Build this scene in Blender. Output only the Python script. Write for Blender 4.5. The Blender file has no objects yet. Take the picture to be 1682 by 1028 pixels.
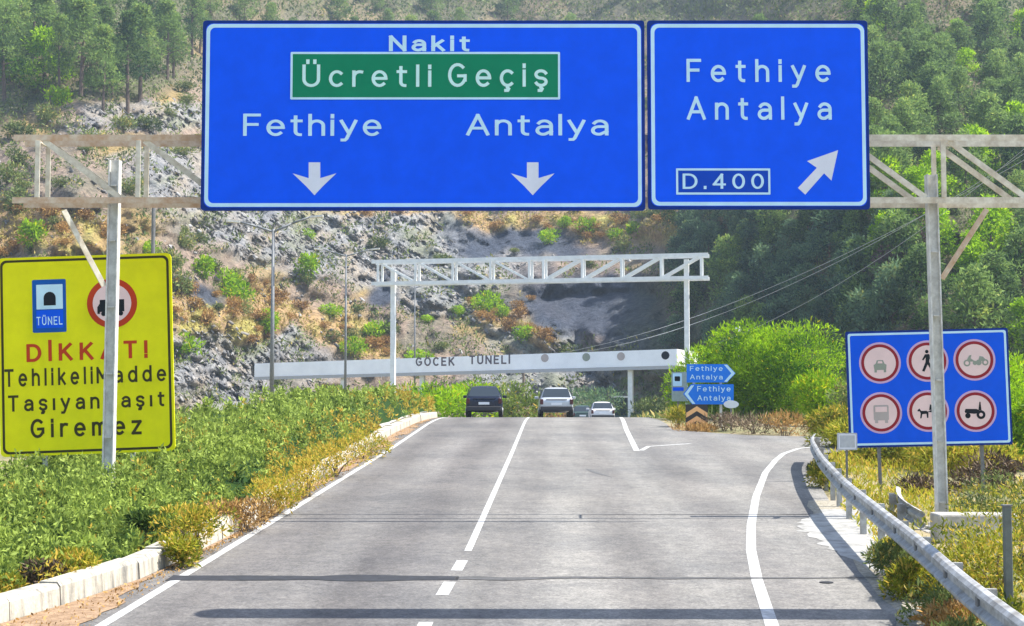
import bpy, math, random
import numpy as np
from mathutils import Vector, Matrix, Euler
R = math.radians
random.seed(7)
rng = np.random.default_rng(7)
SC = bpy.context.scene
COL = SC.collection

# ------------------------------------------------------------------ camera, world, sun, exposure
F, CX, CY = 2400.0, 841.0, 514.0            # focal length and centre, in pixels of the 1682 px wide photograph
PITCH = math.atan2(151.0, F)
cam = bpy.data.cameras.new('camera')
cam.sensor_width = 36.0
cam.lens = 36.0 * F / 1682.0
cam.clip_end = 8000
camo = bpy.data.objects.new('camera', cam)
COL.objects.link(camo)
camo.location = (0, 0, 0)
camo.rotation_euler = (math.pi / 2 + PITCH, 0, 0)
SC.camera = camo

EL, AZ = R(55), R(0.5)                         # sun height; AZ = how far it stands behind the picture plane, on the right
world = bpy.data.worlds.new('World')
SC.world = world
world.use_nodes = True
wn = world.node_tree
sky = wn.nodes.new('ShaderNodeTexSky')
sky.sky_type = 'NISHITA'
sky.sun_disc = False
sky.sun_elevation = EL
sky.sun_rotation = math.pi / 2 + AZ
sky.dust_density = 1.2
wn.nodes['Background'].inputs['Strength'].default_value = 0.145
wn.links.new(sky.outputs[0], wn.nodes['Background'].inputs['Color'])
sl = bpy.data.lights.new('sun', 'SUN')
sl.energy = 5.0
sl.angle = R(0.2)
sl.color = (1.0, 0.95, 0.86)
so = bpy.data.objects.new('sun', sl)
COL.objects.link(so)
SUNV = Vector((math.cos(EL) * math.cos(AZ), -math.cos(EL) * math.sin(AZ), math.sin(EL)))
so.rotation_euler = SUNV.to_track_quat('Z', 'Y').to_euler()
so.location = (30, -10, 60)
SC.view_settings.view_transform = 'Standard'
SC.view_settings.look = 'None'
SC.view_settings.exposure = 1.08
SC.view_settings.gamma = 1.0

# ------------------------------------------------------------------ pixel <-> world helpers (true depths)
CP, SP = math.cos(PITCH), math.sin(PITCH)
def at(px, py, d):
    """world point seen at photo pixel (px, py), d metres along the view axis"""
    a = (px - CX) / F * d
    b = (CY - py) / F * d
    return Vector((a, d * CP - b * SP, d * SP + b * CP))
def at_np(px, py, d):
    a = (px - CX) / F * d
    b = (CY - py) / F * d
    return np.stack([a, d * CP - b * SP, d * SP + b * CP], axis=-1)

G0 = 0.04
def zr(y):
    """height of the road surface at distance y"""
    y0, k, g1 = 56.0, 0.0035, -0.02
    y = max(y, -30.0)
    if y <= y0: return -3.045 + G0 * y
    z0 = -3.045 + G0 * y0
    t1 = (G0 - g1) / k
    t = y - y0
    if t <= t1: return z0 + G0 * t - 0.5 * k * t * t
    z1 = z0 + G0 * t1 - 0.5 * k * t1 * t1
    if y < 180: return z1 + g1 * (t - t1)
    return z1 + g1 * (180 - y0 - t1)
zr_np = np.vectorize(zr)
def lerp(tab, y):
    return float(np.interp(y, [a for a, b in tab], [b for a, b in tab]))

# ------------------------------------------------------------------ noise
def _hash(ix, iy, seed):
    n = (ix.astype(np.int64) * 374761393 + iy.astype(np.int64) * 668265263 + seed * 1442695) & 0x7fffffff
    n = ((n ^ (n >> 13)) * 1274126177) & 0x7fffffff
    n = n ^ (n >> 16)
    return (n & 0xffff) / 65535.0
def vnoise(x, y, seed=0):
    x = np.asarray(x, float); y = np.asarray(y, float)
    ix, iy = np.floor(x), np.floor(y)
    fx, fy = x - ix, y - iy
    fx = fx * fx * (3 - 2 * fx); fy = fy * fy * (3 - 2 * fy)
    a = _hash(ix, iy, seed); b = _hash(ix + 1, iy, seed)
    c = _hash(ix, iy + 1, seed); d = _hash(ix + 1, iy + 1, seed)
    return (a * (1 - fx) + b * fx) * (1 - fy) + (c * (1 - fx) + d * fx) * fy
def fbm(x, y, seed=0, oct=4, ridged=False):
    s, amp, tot = 0, 1.0, 0.0
    for o in range(oct):
        n = vnoise(x * 2 ** o, y * 2 ** o, seed + o * 17)
        if ridged: n = 1 - np.abs(2 * n - 1)
        s = s + n * amp; tot += amp; amp *= 0.5
    return s / tot
def sstep(a, b, x):
    t = np.clip((np.asarray(x, float) - a) / (b - a), 0, 1)
    return t * t * (3 - 2 * t)

# ------------------------------------------------------------------ materials
MATS = {}
def mat(name, col, rough=0.6, metal=0.0, var=0.0, scale=8.0, bump=0.0, bscale=40.0, col2=None, spec=0.5):
    if name in MATS: return MATS[name]
    m = bpy.data.materials.new(name); m.use_nodes = True
    nt = m.node_tree; b = nt.nodes['Principled BSDF']
    b.inputs['Roughness'].default_value = rough
    b.inputs['Metallic'].default_value = metal
    b.inputs['Specular IOR Level'].default_value = spec
    b.inputs['Base Color'].default_value = (*col, 1)
    tc = nt.nodes.new('ShaderNodeTexCoord')
    if var > 0 or col2:
        n = nt.nodes.new('ShaderNodeTexNoise'); n.inputs['Scale'].default_value = scale
        n.inputs['Detail'].default_value = 6; n.inputs['Roughness'].default_value = 0.65
        nt.links.new(tc.outputs['Object'], n.inputs['Vector'])
        r = nt.nodes.new('ShaderNodeValToRGB')
        c2 = col2 if col2 else tuple(c * (1 - var) for c in col)
        c1 = col if col2 else tuple(min(1, c * (1 + var)) for c in col)
        r.color_ramp.elements[0].position = 0.36; r.color_ramp.elements[0].color = (*c2, 1)
        r.color_ramp.elements[1].position = 0.64; r.color_ramp.elements[1].color = (*c1, 1)
        nt.links.new(n.outputs['Fac'], r.inputs['Fac'])
        nt.links.new(r.outputs['Color'], b.inputs['Base Color'])
    if bump > 0:
        n2 = nt.nodes.new('ShaderNodeTexNoise'); n2.inputs['Scale'].default_value = bscale
        n2.inputs['Detail'].default_value = 5
        nt.links.new(tc.outputs['Object'], n2.inputs['Vector'])
        bp = nt.nodes.new('ShaderNodeBump'); bp.inputs['Strength'].default_value = bump
        bp.inputs['Distance'].default_value = 0.02
        nt.links.new(n2.outputs['Fac'], bp.inputs['Height'])
        nt.links.new(bp.outputs['Normal'], b.inputs['Normal'])
    MATS[name] = m
    return m

def leaf_mat(name, dark, light, third=None, transl=0.35, rnd=0.35):
    """foliage: colour from the per-leaf attribute 'tint' (0..1, above 1 = dry), shifted a little per plant"""
    if name in MATS: return MATS[name]
    m = bpy.data.materials.new(name); m.use_nodes = True
    nt = m.node_tree; b = nt.nodes['Principled BSDF']; out = nt.nodes['Material Output']
    a = nt.nodes.new('ShaderNodeAttribute'); a.attribute_name = 'tint'
    oi = nt.nodes.new('ShaderNodeObjectInfo')
    ma = nt.nodes.new('ShaderNodeMath'); ma.operation = 'MULTIPLY_ADD'
    ma.inputs[1].default_value = rnd; 
    nt.links.new(oi.outputs['Random'], ma.inputs[0])
    sub = nt.nodes.new('ShaderNodeMath'); sub.operation = 'SUBTRACT'; sub.inputs[1].default_value = rnd * 0.5
    nt.links.new(a.outputs['Fac'], sub.inputs[0]); nt.links.new(sub.outputs[0], ma.inputs[2])
    sc = nt.nodes.new('ShaderNodeMath'); sc.operation = 'MULTIPLY'; sc.inputs[1].default_value = 0.5
    nt.links.new(ma.outputs[0], sc.inputs[0])
    r = nt.nodes.new('ShaderNodeValToRGB')
    e = r.color_ramp.elements
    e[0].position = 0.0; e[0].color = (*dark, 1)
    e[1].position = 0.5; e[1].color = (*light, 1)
    if third:
        x = e.new(0.62); x.color = (*third, 1)
        x = e.new(1.0); x.color = tuple(c * 0.75 for c in third) + (1,)
    nt.links.new(sc.outputs[0], r.inputs['Fac'])
    b.inputs['Roughness'].default_value = 0.55
    b.inputs['Specular IOR Level'].default_value = 0.12
    nt.links.new(r.outputs['Color'], b.inputs['Base Color'])
    t = nt.nodes.new('ShaderNodeBsdfTranslucent')
    nt.links.new(r.outputs['Color'], t.inputs['Color'])
    mx = nt.nodes.new('ShaderNodeMixShader'); mx.inputs[0].default_value = transl
    nt.links.new(b.outputs[0], mx.inputs[1]); nt.links.new(t.outputs[0], mx.inputs[2])
    nt.links.new(mx.outputs[0], out.inputs['Surface'])
    MATS[name] = m
    return m

# ------------------------------------------------------------------ mesh builders
class MB:
    def __init__(s): s.v = []; s.f = []
    def add(s, vs, fs):
        o = len(s.v); s.v += [tuple(v) for v in vs]; s.f += [tuple(i + o for i in f) for f in fs]
        return s
    def box(s, c, size, rot=None):
        hx, hy, hz = size[0] / 2, size[1] / 2, size[2] / 2
        vs = [Vector((x, y, z)) for x in (-hx, hx) for y in (-hy, hy) for z in (-hz, hz)]
        if rot is not None: vs = [rot @ v for v in vs]
        c = Vector(c)
        return s.add([v + c for v in vs], [(0, 1, 3, 2), (4, 6, 7, 5), (0, 4, 5, 1), (2, 3, 7, 6), (0, 2, 6, 4), (1, 5, 7, 3)])
    def bar(s, a, b, w, h=None):
        """square bar from a to b"""
        a, b = Vector(a), Vector(b); d = b - a
        h = h or w
        q = d.to_track_quat('Z', 'X').to_matrix()
        return s.box((a + b) / 2, (h, w, d.length), q)
    def tube(s, a, b, r0, r1=None, n=10, cap=True):
        a, b = Vector(a), Vector(b); r1 = r0 if r1 is None else r1
        q = (b - a).to_track_quat('Z', 'X').to_matrix()
        vs = []
        for p, r in ((a, r0), (b, r1)):
            for i in range(n):
                t = 2 * math.pi * i / n
                vs.append(p + q @ Vector((r * math.cos(t), r * math.sin(t), 0)))
        fs = [(i, (i + 1) % n, n + (i + 1) % n, n + i) for i in range(n)]
        if cap: fs += [tuple(range(n - 1, -1, -1)), tuple(range(n, 2 * n))]
        return s.add(vs, fs)
    def path(s, pts, radii, n=8):
        for i in range(len(pts) - 1): s.tube(pts[i], pts[i + 1], radii[i], radii[i + 1], n)
        return s
    def prism(s, pts, y0, y1):
        """outline in x, z extruded along y"""
        n = len(pts)
        vs = [(x, y0, z) for x, z in pts] + [(x, y1, z) for x, z in pts]
        fs = [tuple(range(n)), tuple(range(2 * n - 1, n - 1, -1))] + [(i, n + i, n + (i + 1) % n, (i + 1) % n) for i in range(n)]
        return s.add(vs, fs)
    def build(s, name, m, parent=None, smooth=False, loc=None):
        me = bpy.data.meshes.new(name); me.from_pydata(s.v, [], s.f)
        me.materials.append(m)
        o = bpy.data.objects.new(name, me); COL.objects.link(o)
        if smooth: me.shade_smooth()
        if parent is not None: o.parent = parent
        if loc is not None: o.location = loc
        # consistent outward normals
        import bmesh
        bm = bmesh.new(); bm.from_mesh(me)
        bmesh.ops.recalc_face_normals(bm, faces=bm.faces); bm.to_mesh(me); bm.free()
        return o
def bevel(o, w=0.01, seg=2):
    md = o.modifiers.new('bevel', 'BEVEL'); md.width = w; md.segments = seg; md.limit_method = 'ANGLE'
    return o
def tag(o, label=None, cat=None, group=None, kind=None):
    if label: o['label'] = label
    if cat: o['category'] = cat
    if group: o['group'] = group
    if kind: o['kind'] = kind
    return o
def thing(name, label, cat, loc=(0, 0, 0), rot=(0, 0, 0), group=None):
    o = bpy.data.objects.new(name, None); COL.objects.link(o)
    o.empty_display_size = 0.2
    o.location = loc; o.rotation_euler = rot
    return tag(o, label, cat, group)
def struct(name, mb, m, smooth=False):
    o = mb.build(name, m, None, smooth); o['kind'] = 'structure'
    return o
def dup(root, loc, rotz=0.0, scale=1.0, label=None, group=None, cat=None):
    r = root.copy(); COL.objects.link(r); r.location = loc
    r.rotation_euler = (0, 0, rotz)
    r.scale = (scale,) * 3 if not hasattr(scale, '__len__') else scale
    if label: r['label'] = label
    if group: r['group'] = group
    if cat: r['category'] = cat
    for ch in list(root.children):
        c = ch.copy(); COL.objects.link(c); c.parent = r
        for g in ch.children:
            d = g.copy(); COL.objects.link(d); d.parent = c
    return r
def np_mesh(name, V, faces4, m, parent=None, attr=None, colors=None, smooth=False):
    """mesh from numpy quads, optional per-face float 'tint' or per-vertex colour"""
    me = bpy.data.meshes.new(name)
    nv, nf = len(V), len(faces4)
    me.vertices.add(nv); me.vertices.foreach_set('co', np.asarray(V, np.float32).ravel())
    me.loops.add(nf * 4); me.loops.foreach_set('vertex_index', np.asarray(faces4, np.int32).ravel())
    me.polygons.add(nf)
    me.polygons.foreach_set('loop_start', np.arange(0, nf * 4, 4, dtype=np.int32))
    if attr is not None:
        a = me.attributes.new('tint', 'FLOAT', 'FACE'); a.data.foreach_set('value', np.asarray(attr, np.float32))
    if colors is not None:
        a = me.attributes.new('soil', 'FLOAT_COLOR', 'POINT')
        a.data.foreach_set('color', np.concatenate([colors, np.ones((nv, 1))], 1).astype(np.float32).ravel())
    me.update(calc_edges=True); me.validate()
    if smooth: me.shade_smooth()
    me.materials.append(m)
    o = bpy.data.objects.new(name, me); COL.objects.link(o)
    if parent is not None: o.parent = parent
    return o
def grid_faces(nr, nc):
    i = np.arange(nr - 1)[:, None] * nc + np.arange(nc - 1)[None, :]
    i = i.ravel()
    return np.stack([i, i + 1, i + nc + 1, i + nc], 1)
def leaves(P, L, W, up=0.3, out=None, outw=0.0, r=None, bend=0.25):
    """n bent rhombus leaves rooted at P; returns verts, quads"""
    r = r or rng
    n = len(P)
    a = r.normal(size=(n, 3))
    a /= np.linalg.norm(a, axis=1, keepdims=True)
    a[:, 2] += up
    if out is not None: a += out * outw
    a /= np.linalg.norm(a, axis=1, keepdims=True)
    c = r.normal(size=(n, 3))
    b = np.cross(a, c); b /= np.linalg.norm(b, axis=1, keepdims=True) + 1e-9
    nn = np.cross(a, b)
    L = np.broadcast_to(L, (n,))[:, None]; W = np.broadcast_to(W, (n,))[:, None]
    mid = P + a * L * 0.5 + nn * L * bend * 0.3
    V = np.stack([P, mid + b * W * 0.5, P + a * L, mid - b * W * 0.5], 1).reshape(-1, 3)
    Fq = np.arange(4 * n).reshape(-1, 4)
    return V, Fq
# ------------------------------------------------------------------ plan of the road (distance y -> x)
LEFT = [(-20, -5.6), (15.9, -4.48), (28, -4.08), (42.7, -3.62), (52, -3.42), (70, -3.05), (110, -1.9), (200, 0.7)]
CENT = [(-20, -2.2), (15.9, -.967), (22, -.65), (42.7, .02), (67, .75), (110, 2.0), (200, 4.6)]
GORE = [(42.7, 3.63), (54, 4.2), (68, 5.05), (110, 6.3), (200, 9.0)]
RAMP = [(-20, .9), (9, 2.1), (15.9, 2.81), (19.2, 3.19), (22, 3.57), (25.1, 4.08), (29.7, 4.93), (35.4, 6.11), (39.2, 7.04), (41.6, 7.7), (43.6, 8.5), (45.0, 9.6), (45.9, 11.2), (46.3, 13.5), (46.2, 17.0), (45.5, 24)]
KERB = [(2, -9.9), (8, -8.0), (16.1, -5.64), (17.6, -5.22), (19.5, -4.82), (24.4, -4.5), (35, -4.35), (51, -4.15), (60, -3.75), (67, -3.4)]
RAIL = [(1, 3.7), (6, 3.95), (12.3, 4.31), (14.2, 4.49), (15.9, 4.69), (17.4, 4.9), (20.7, 5.24), (25.4, 5.76), (31, 6.55), (36.9, 7.55), (40, 8.45), (42, 9.5), (43.2, 11.5), (43.6, 15)]
RBND = [(-20, 3.6), (6, 3.9), (12.3, 4.25), (15.9, 4.65), (20.7, 5.2), (25.4, 5.7), (36.9, 7.5), (40, 8.2), (46, 7.6), (54, 6.0), (70, 6.4), (200, 10.5)]

asphalt = bpy.data.materials.new('asphalt'); asphalt.use_nodes = True
def make_asphalt():
    nt = asphalt.node_tree; b = nt.nodes['Principled BSDF']; L = nt.links
    tc = nt.nodes.new('ShaderNodeTexCoord')
    def noise(scale, vec, det=5, rough=.6):
        n = nt.nodes.new('ShaderNodeTexNoise'); n.inputs['Scale'].default_value = scale
        n.inputs['Detail'].default_value = det; n.inputs['Roughness'].default_value = rough
        L.new(vec, n.inputs['Vector']); return n.outputs['Fac']
    mp = nt.nodes.new('ShaderNodeMapping'); mp.inputs['Scale'].default_value = (1.2, 0.10, 1)
    mp.inputs['Rotation'].default_value = (0, 0, R(2))
    L.new(tc.outputs['Object'], mp.inputs['Vector'])
    def ramp(fac, c0, c1, p0=.3, p1=.7):
        r = nt.nodes.new('ShaderNodeValToRGB'); e = r.color_ramp.elements
        e[0].position = p0; e[0].color = (*c0, 1); e[1].position = p1; e[1].color = (*c1, 1)
        L.new(fac, r.inputs['Fac']); return r.outputs['Color']
    def mul(a, c, f=1.0):
        m = nt.nodes.new('ShaderNodeMix'); m.data_type = 'RGBA'; m.blend_type = 'MULTIPLY'
        m.inputs['Factor'].default_value = f
        L.new(a, m.inputs['A']); L.new(c, m.inputs['B']); return m.outputs['Result']
    base = ramp(noise(1.0, mp.outputs[0], 4), (.170, .168, .166), (.232, .230, .226))
    pat = ramp(noise(.35, tc.outputs['Object'], 6, .7), (.74, .74, .75), (1.10, 1.07, 1.03), .36, .62)
    fine = ramp(noise(26, tc.outputs['Object'], 4, .85), (.60, .60, .61), (1.32, 1.31, 1.29), .36, .64)
    spots = ramp(noise(6, tc.outputs['Object'], 5, .75), (.80, .80, .80), (1.12, 1.11, 1.09), .38, .6)
    # the left lane is laid in a darker surface than the right one
    sx = nt.nodes.new('ShaderNodeSeparateXYZ'); L.new(tc.outputs['Object'], sx.inputs[0])
    ma = nt.nodes.new('ShaderNodeMath'); ma.operation = 'MULTIPLY_ADD'; ma.inputs[1].default_value = -.034; 
    L.new(sx.outputs['Y'], ma.inputs[0]); L.new(sx.outputs['X'], ma.inputs[2])
    mr = nt.nodes.new('ShaderNodeMapRange'); mr.inputs['From Min'].default_value = -1.75; mr.inputs['From Max'].default_value = -1.05
    L.new(ma.outputs[0], mr.inputs['Value'])
    lane = ramp(mr.outputs[0], (.80, .79, .80), (1.04, 1.04, 1.03), 0, 1)
    wt = nt.nodes.new('ShaderNodeMath'); wt.operation = 'MULTIPLY_ADD'; wt.inputs[1].default_value = 3.55; wt.inputs[2].default_value = .6
    L.new(ma.outputs[0], wt.inputs[0])
    wn_ = nt.nodes.new('ShaderNodeMath'); wn_.operation = 'ADD'; L.new(wt.outputs[0], wn_.inputs[0]); L.new(noise(.5, tc.outputs['Object'], 4), wn_.inputs[1])
    si = nt.nodes.new('ShaderNodeMath'); si.operation = 'SINE'; L.new(wn_.outputs[0], si.inputs[0])
    m01 = nt.nodes.new('ShaderNodeMath'); m01.operation = 'MULTIPLY_ADD'; m01.inputs[1].default_value = .5; m01.inputs[2].default_value = .5; L.new(si.outputs[0], m01.inputs[0])
    track = ramp(m01.outputs[0], (.86, .85, .85), (1.05, 1.05, 1.04), .1, .9)
    c = mul(mul(mul(mul(mul(base, pat), fine), spots), lane), track)
    L.new(c, b.inputs['Base Color'])
    b.inputs['Roughness'].default_value = .85; b.inputs['Specular IOR Level'].default_value = .25
    bp = nt.nodes.new('ShaderNodeBump'); bp.inputs['Strength'].default_value = .35; bp.inputs['Distance'].default_value = .01
    L.new(noise(60, tc.outputs['Object'], 3), bp.inputs['Height']); L.new(bp.outputs[0], b.inputs['Normal'])
make_asphalt()
paint = mat('road paint', (.54, .535, .515), .7, scale=9, col2=(.33, .325, .315))
paint_worn = mat('worn road paint', (.54, .535, .52), .7, scale=16, col2=(.28, .275, .27))
shadow_lid_black = mat('shadow_lid_black', (.022, .024, .030), .9, var=.3)  # near-black of the painted shadow band and of the drain lid
dirt = mat('dirt', (.36, .24, .145), .95, scale=7, bump=.8, bscale=30, col2=(.19, .115, .06))
conc = mat('concrete', (.50, .48, .44), .9, scale=3, bump=.4, bscale=30, col2=(.34, .32, .29))
kerbm = mat('painted kerb', (.47, .43, .35), .85, scale=1.0, bump=.4, bscale=20, col2=(.15, .145, .13))
def streak_kerb():
    nt = kerbm.node_tree; n = [x for x in nt.nodes if x.type == 'TEX_NOISE' and x.inputs['Scale'].default_value == 1.0][0]
    tc = [x for x in nt.nodes if x.type == 'TEX_COORD'][0]
    mp = nt.nodes.new('ShaderNodeMapping'); mp.inputs['Scale'].default_value = (7, 7, 1.1)      # stains run down the stones
    nt.links.new(tc.outputs['Object'], mp.inputs['Vector']); nt.links.new(mp.outputs[0], n.inputs['Vector'])
    r = [x for x in nt.nodes if x.type == 'VALTORGB'][0]; r.color_ramp.elements[0].position = .30; r.color_ramp.elements[1].position = .52
streak_kerb()

def strip(name, ys, xl, xr, dz, m, kind='structure'):
    """a sheet following the road surface between xl(y) and xr(y)"""
    V, Fs = [], []
    for y in ys:
        V += [(xl(y), y, zr(y) + dz), (xr(y), y, zr(y) + dz)]
    for i in range(len(ys) - 1): Fs.append((2 * i, 2 * i + 1, 2 * i + 3, 2 * i + 2))
    mb = MB(); mb.add(V, Fs); o = mb.build(name, m)
    if kind: o['kind'] = kind
    return o
ysr = [y for y in np.arange(-20, 54, 2.0)] + [y for y in np.arange(54, 84, .75)] + [y for y in np.arange(84, 201, 4.0)]
strip('road', ysr, lambda y: lerp(LEFT, y) - .9, lambda y: lerp(RBND, y), 0, asphalt)
# exit ramp bending away to the right
near = [(39, 7.8), (42.0, 9.0), (44.0, 11), (44.8, 14), (44.5, 22), (42, 40), (38, 70)]
far = [(55.5, 4.6), (53.3, 6.1), (50.4, 8), (49.4, 10.5), (49.4, 15), (49, 23), (47, 42), (43, 72)]
mb = MB(); n = 24
def pl(tab, t):
    i = t * (len(tab) - 1); k = min(int(i), len(tab) - 2); u = i - k
    return tab[k][0] * (1 - u) + tab[k + 1][0] * u, tab[k][1] * (1 - u) + tab[k + 1][1] * u
V = []
for i in range(n + 1):
    for y, x in (pl(near, i / n), pl(far, i / n)):
        V.append((x, y, zr(y) - .005 - .0 * max(0, x - 14)))
mb.add(V, [(2 * i, 2 * i + 2, 2 * i + 3, 2 * i + 1) for i in range(n)])
struct('exit_ramp', mb, asphalt)

def line_path(name, pts, w, dz=.004, m=paint):
    """painted line of width w along plan points (y, x)"""
    P = []
    for i in range(len(pts) - 1):
        (y0, x0), (y1, x1) = pts[i], pts[i + 1]
        k = max(1, int(math.hypot(y1 - y0, x1 - x0) / .8))
        for j in range(k): P.append((y0 + (y1 - y0) * j / k, x0 + (x1 - x0) * j / k))
    P.append(pts[-1])
    V = []
    for i, (y, x) in enumerate(P):
        a = P[max(0, i - 1)]; c = P[min(len(P) - 1, i + 1)]
        d = Vector((c[1] - a[1], c[0] - a[0])).normalized()
        nx, ny = d.y, -d.x
        V += [(x - nx * w / 2, y - ny * w / 2, zr(y - ny * w / 2) + dz), (x + nx * w / 2, y + ny * w / 2, zr(y + ny * w / 2) + dz)]
    mb = MB(); mb.add(V, [(2 * i, 2 * i + 1, 2 * i + 3, 2 * i + 2) for i in range(len(P) - 1)])
    return struct(name, mb, m)
line_path('edge_line', [(y, lerp(LEFT, y)) for y in np.arange(4, 120, 2)], .13)
line_path('ramp_edge_line', RAMP[1:], .15)
line_path('lane_line', [(y, lerp(CENT, y)) for y in np.arange(21.9, 112, 1.5)], .11)
for a, c in ((20.0, 20.95), (18.05, 19.05), (15.2, 16.3), (12.2, 13.2)):
    line_path('lane_dash', [(a, lerp(CENT, a)), (c, lerp(CENT, c))], .16, m=paint_worn)
line_path('gore_line', [(y, lerp(GORE, y)) for y in np.arange(42.7, 112, 1.5)], .17)
line_path('gore_line', [(42.9, 3.78), (44.6, 4.15), (45.3, 4.9), (45.9, 5.6)], .15)

# cast shadow band across both lanes, painted as dark strips, widest on the left
def cross_band(name, d, x0, x1, w0, w1, amp, seed, m=shadow_lid_black):
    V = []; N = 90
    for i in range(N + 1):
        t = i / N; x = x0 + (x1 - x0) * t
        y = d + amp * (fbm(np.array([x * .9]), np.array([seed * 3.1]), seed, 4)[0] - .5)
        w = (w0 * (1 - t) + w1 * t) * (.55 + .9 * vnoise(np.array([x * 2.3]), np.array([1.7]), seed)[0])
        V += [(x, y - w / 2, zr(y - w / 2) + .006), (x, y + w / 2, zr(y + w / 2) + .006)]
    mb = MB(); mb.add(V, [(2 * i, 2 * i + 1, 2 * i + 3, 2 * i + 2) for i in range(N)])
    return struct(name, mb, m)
cross_band('painted_shadow', 19.35, -4.5, -.7, .62, .30, .10, 3)
cross_band('thin_band', 19.3, -.75, 4.9, .22, .05, .35, 5, mat('thin band grey', (.075, .074, .074), .9, var=.3))  # thin right end of the shadow band, painted grey
cross_band('thin_band', 26.6, 1.2, 5.7, .03, .06, .2, 9, mat('thin band grey', (.075, .074, .074), .9, var=.3))  # thin dark line across the right lane
# short skid mark and a drain lid on the ramp
mb = MB()
for i in range(12):
    t = i / 11; y = 36.5 - 2.3 * t; x = 1.86 + .22 * t + .25 * t * t
    mb.v += [(x - .06 * math.sin(math.pi * t) - .01, y, zr(y) + .005), (x + .06 * math.sin(math.pi * t) + .01, y, zr(y) + .005)]
mb.f = [(2 * i, 2 * i + 1, 2 * i + 3, 2 * i + 2) for i in range(11)]
struct('tyre_mark', mb, mat('rubber mark', (.10, .10, .10), .8))
mb = MB(); mb.tube((4.05, 19.0, zr(19.0) - .02), (4.05, 19.0, zr(19.0) + .01), .09, n=14)
struct('drain_lid', mb, shadow_lid_black)

# ------------------------------------------------------------------ ground sheet
earth = bpy.data.materials.new('earth'); earth.use_nodes = True
def make_earth():
    nt = earth.node_tree; b = nt.nodes['Principled BSDF']; L = nt.links
    tc = nt.nodes.new('ShaderNodeTexCoord')
    n = nt.nodes.new('ShaderNodeTexNoise'); n.inputs['Scale'].default_value = .35; n.inputs['Detail'].default_value = 9; n.inputs['Roughness'].default_value = .7
    L.new(tc.outputs['Object'], n.inputs['Vector'])
    r = nt.nodes.new('ShaderNodeValToRGB'); e = r.color_ramp.elements
    e[0].position = .34; e[0].color = (.10, .12, .045, 1); e[1].position = .66; e[1].color = (.36, .29, .19, 1)
    x = e.new(.5); x.color = (.22, .19, .09, 1)
    L.new(n.outputs['Fac'], r.inputs['Fac']); L.new(r.outputs['Color'], b.inputs['Base Color'])
    b.inputs['Roughness'].default_value = .95
    n2 = nt.nodes.new('ShaderNodeTexNoise'); n2.inputs['Scale'].default_value = 6; n2.inputs['Detail'].default_value = 6
    L.new(tc.outputs['Object'], n2.inputs['Vector'])
    bp = nt.nodes.new('ShaderNodeBump'); bp.inputs['Strength'].default_value = .8; bp.inputs['Distance'].default_value = .08
    L.new(n2.outputs['Fac'], bp.inputs['Height']); L.new(bp.outputs[0], b.inputs['Normal'])
make_earth()
def gz(x, y):
    """ground height beside the road"""
    z = zr(y) - .05
    z -= .22 * float(sstep(.25, 1.6, x - lerp(RAIL, min(y, 40)))) if y < 46 else .0
    if x > 9: z -= .25 * float(sstep(9, 16, x))
    return z
gy = np.concatenate([[-1500, -700, -300, -120, -60], np.arange(-30, 54, 2), np.arange(54, 84, 1.5), np.arange(84, 200, 5), [220, 260, 320, 450, 700, 1200, 2500]])
gx = np.concatenate([[-2000, -900, -400, -180, -90, -50, -30], np.arange(-20, 22, 1.0), [25, 30, 40, 60, 100, 200, 420, 900, 2000]])
V = np.array([(x, y, gz(x, y)) for y in gy for x in gx])
o = np_mesh('ground', V, grid_faces(len(gy), len(gx)), earth, smooth=True); o['kind'] = 'structure'

# dirt strip with a ragged edge against the asphalt
ys = np.arange(6, 68, .35)
rag = fbm(ys * 1.1, ys * 0, 11, 4)
def dl(y): return lerp(KERB, y) + .02
def dr(y): return min(lerp(LEFT, y) - .16, lerp(LEFT, y) - .62 + .75 * float(np.interp(y, ys, rag)))
strip('dirt_strip', list(ys), dl, lambda y: max(dl(y) + .05, dr(y)), .010, dirt)

# kerb of separate stones, whitewashed and stained
mb = MB(); y = 3.0; i = 0
while y < 66.5:
    ln = .49; x0, x1 = lerp(KERB, y), lerp(KERB, y + ln)
    L = math.hypot(ln, x1 - x0); y1 = y + ln * 1.0 / L
    x1 = lerp(KERB, y1)
    a = Vector((x0 - .15, y, zr(y))); b = Vector((x1 - .15, y1, zr(y1)))
    h = .27 + random.uniform(-.02, .015); j = random.uniform(-.015, .015)
    d = (b - a).normalized(); sd = Vector((d.y, -d.x, 0)).normalized()
    a2, b2 = a + d * .012, b - d * .012
    prof = [(-.15, -.1), (-.15, h), (.09 + j, h), (.13 + j, h - .05), (.15 + j, -.1)]
    vs = [q + sd * u + Vector((0, 0, w)) for q in (a2, b2) for u, w in prof]
    mb.add(vs, [(0, 1, 2, 3, 4), (9, 8, 7, 6, 5)] + [(k, 5 + k, 5 + (k + 1) % 5, (k + 1) % 5) for k in range(5)])
    y = y1; i += 1
struct('kerb', mb, kerbm)
# pale concrete nose of the verge near the crest
mb = MB()
V = []
for y in np.arange(50, 67.1, 1.0):
    t = (y - 50) / 17
    V += [(lerp(KERB, y) - .3 - 1.1 * math.sin(math.pi * min(1, t * 1.0)) * .9, y, zr(y) + .31), (lerp(KERB, y) - .28, y, zr(y) + .29)]
mb.add(V, [(2 * i, 2 * i + 1, 2 * i + 3, 2 * i + 2) for i in range(len(V) // 2 - 1)])
struct('kerb_apron', mb, conc)
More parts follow.
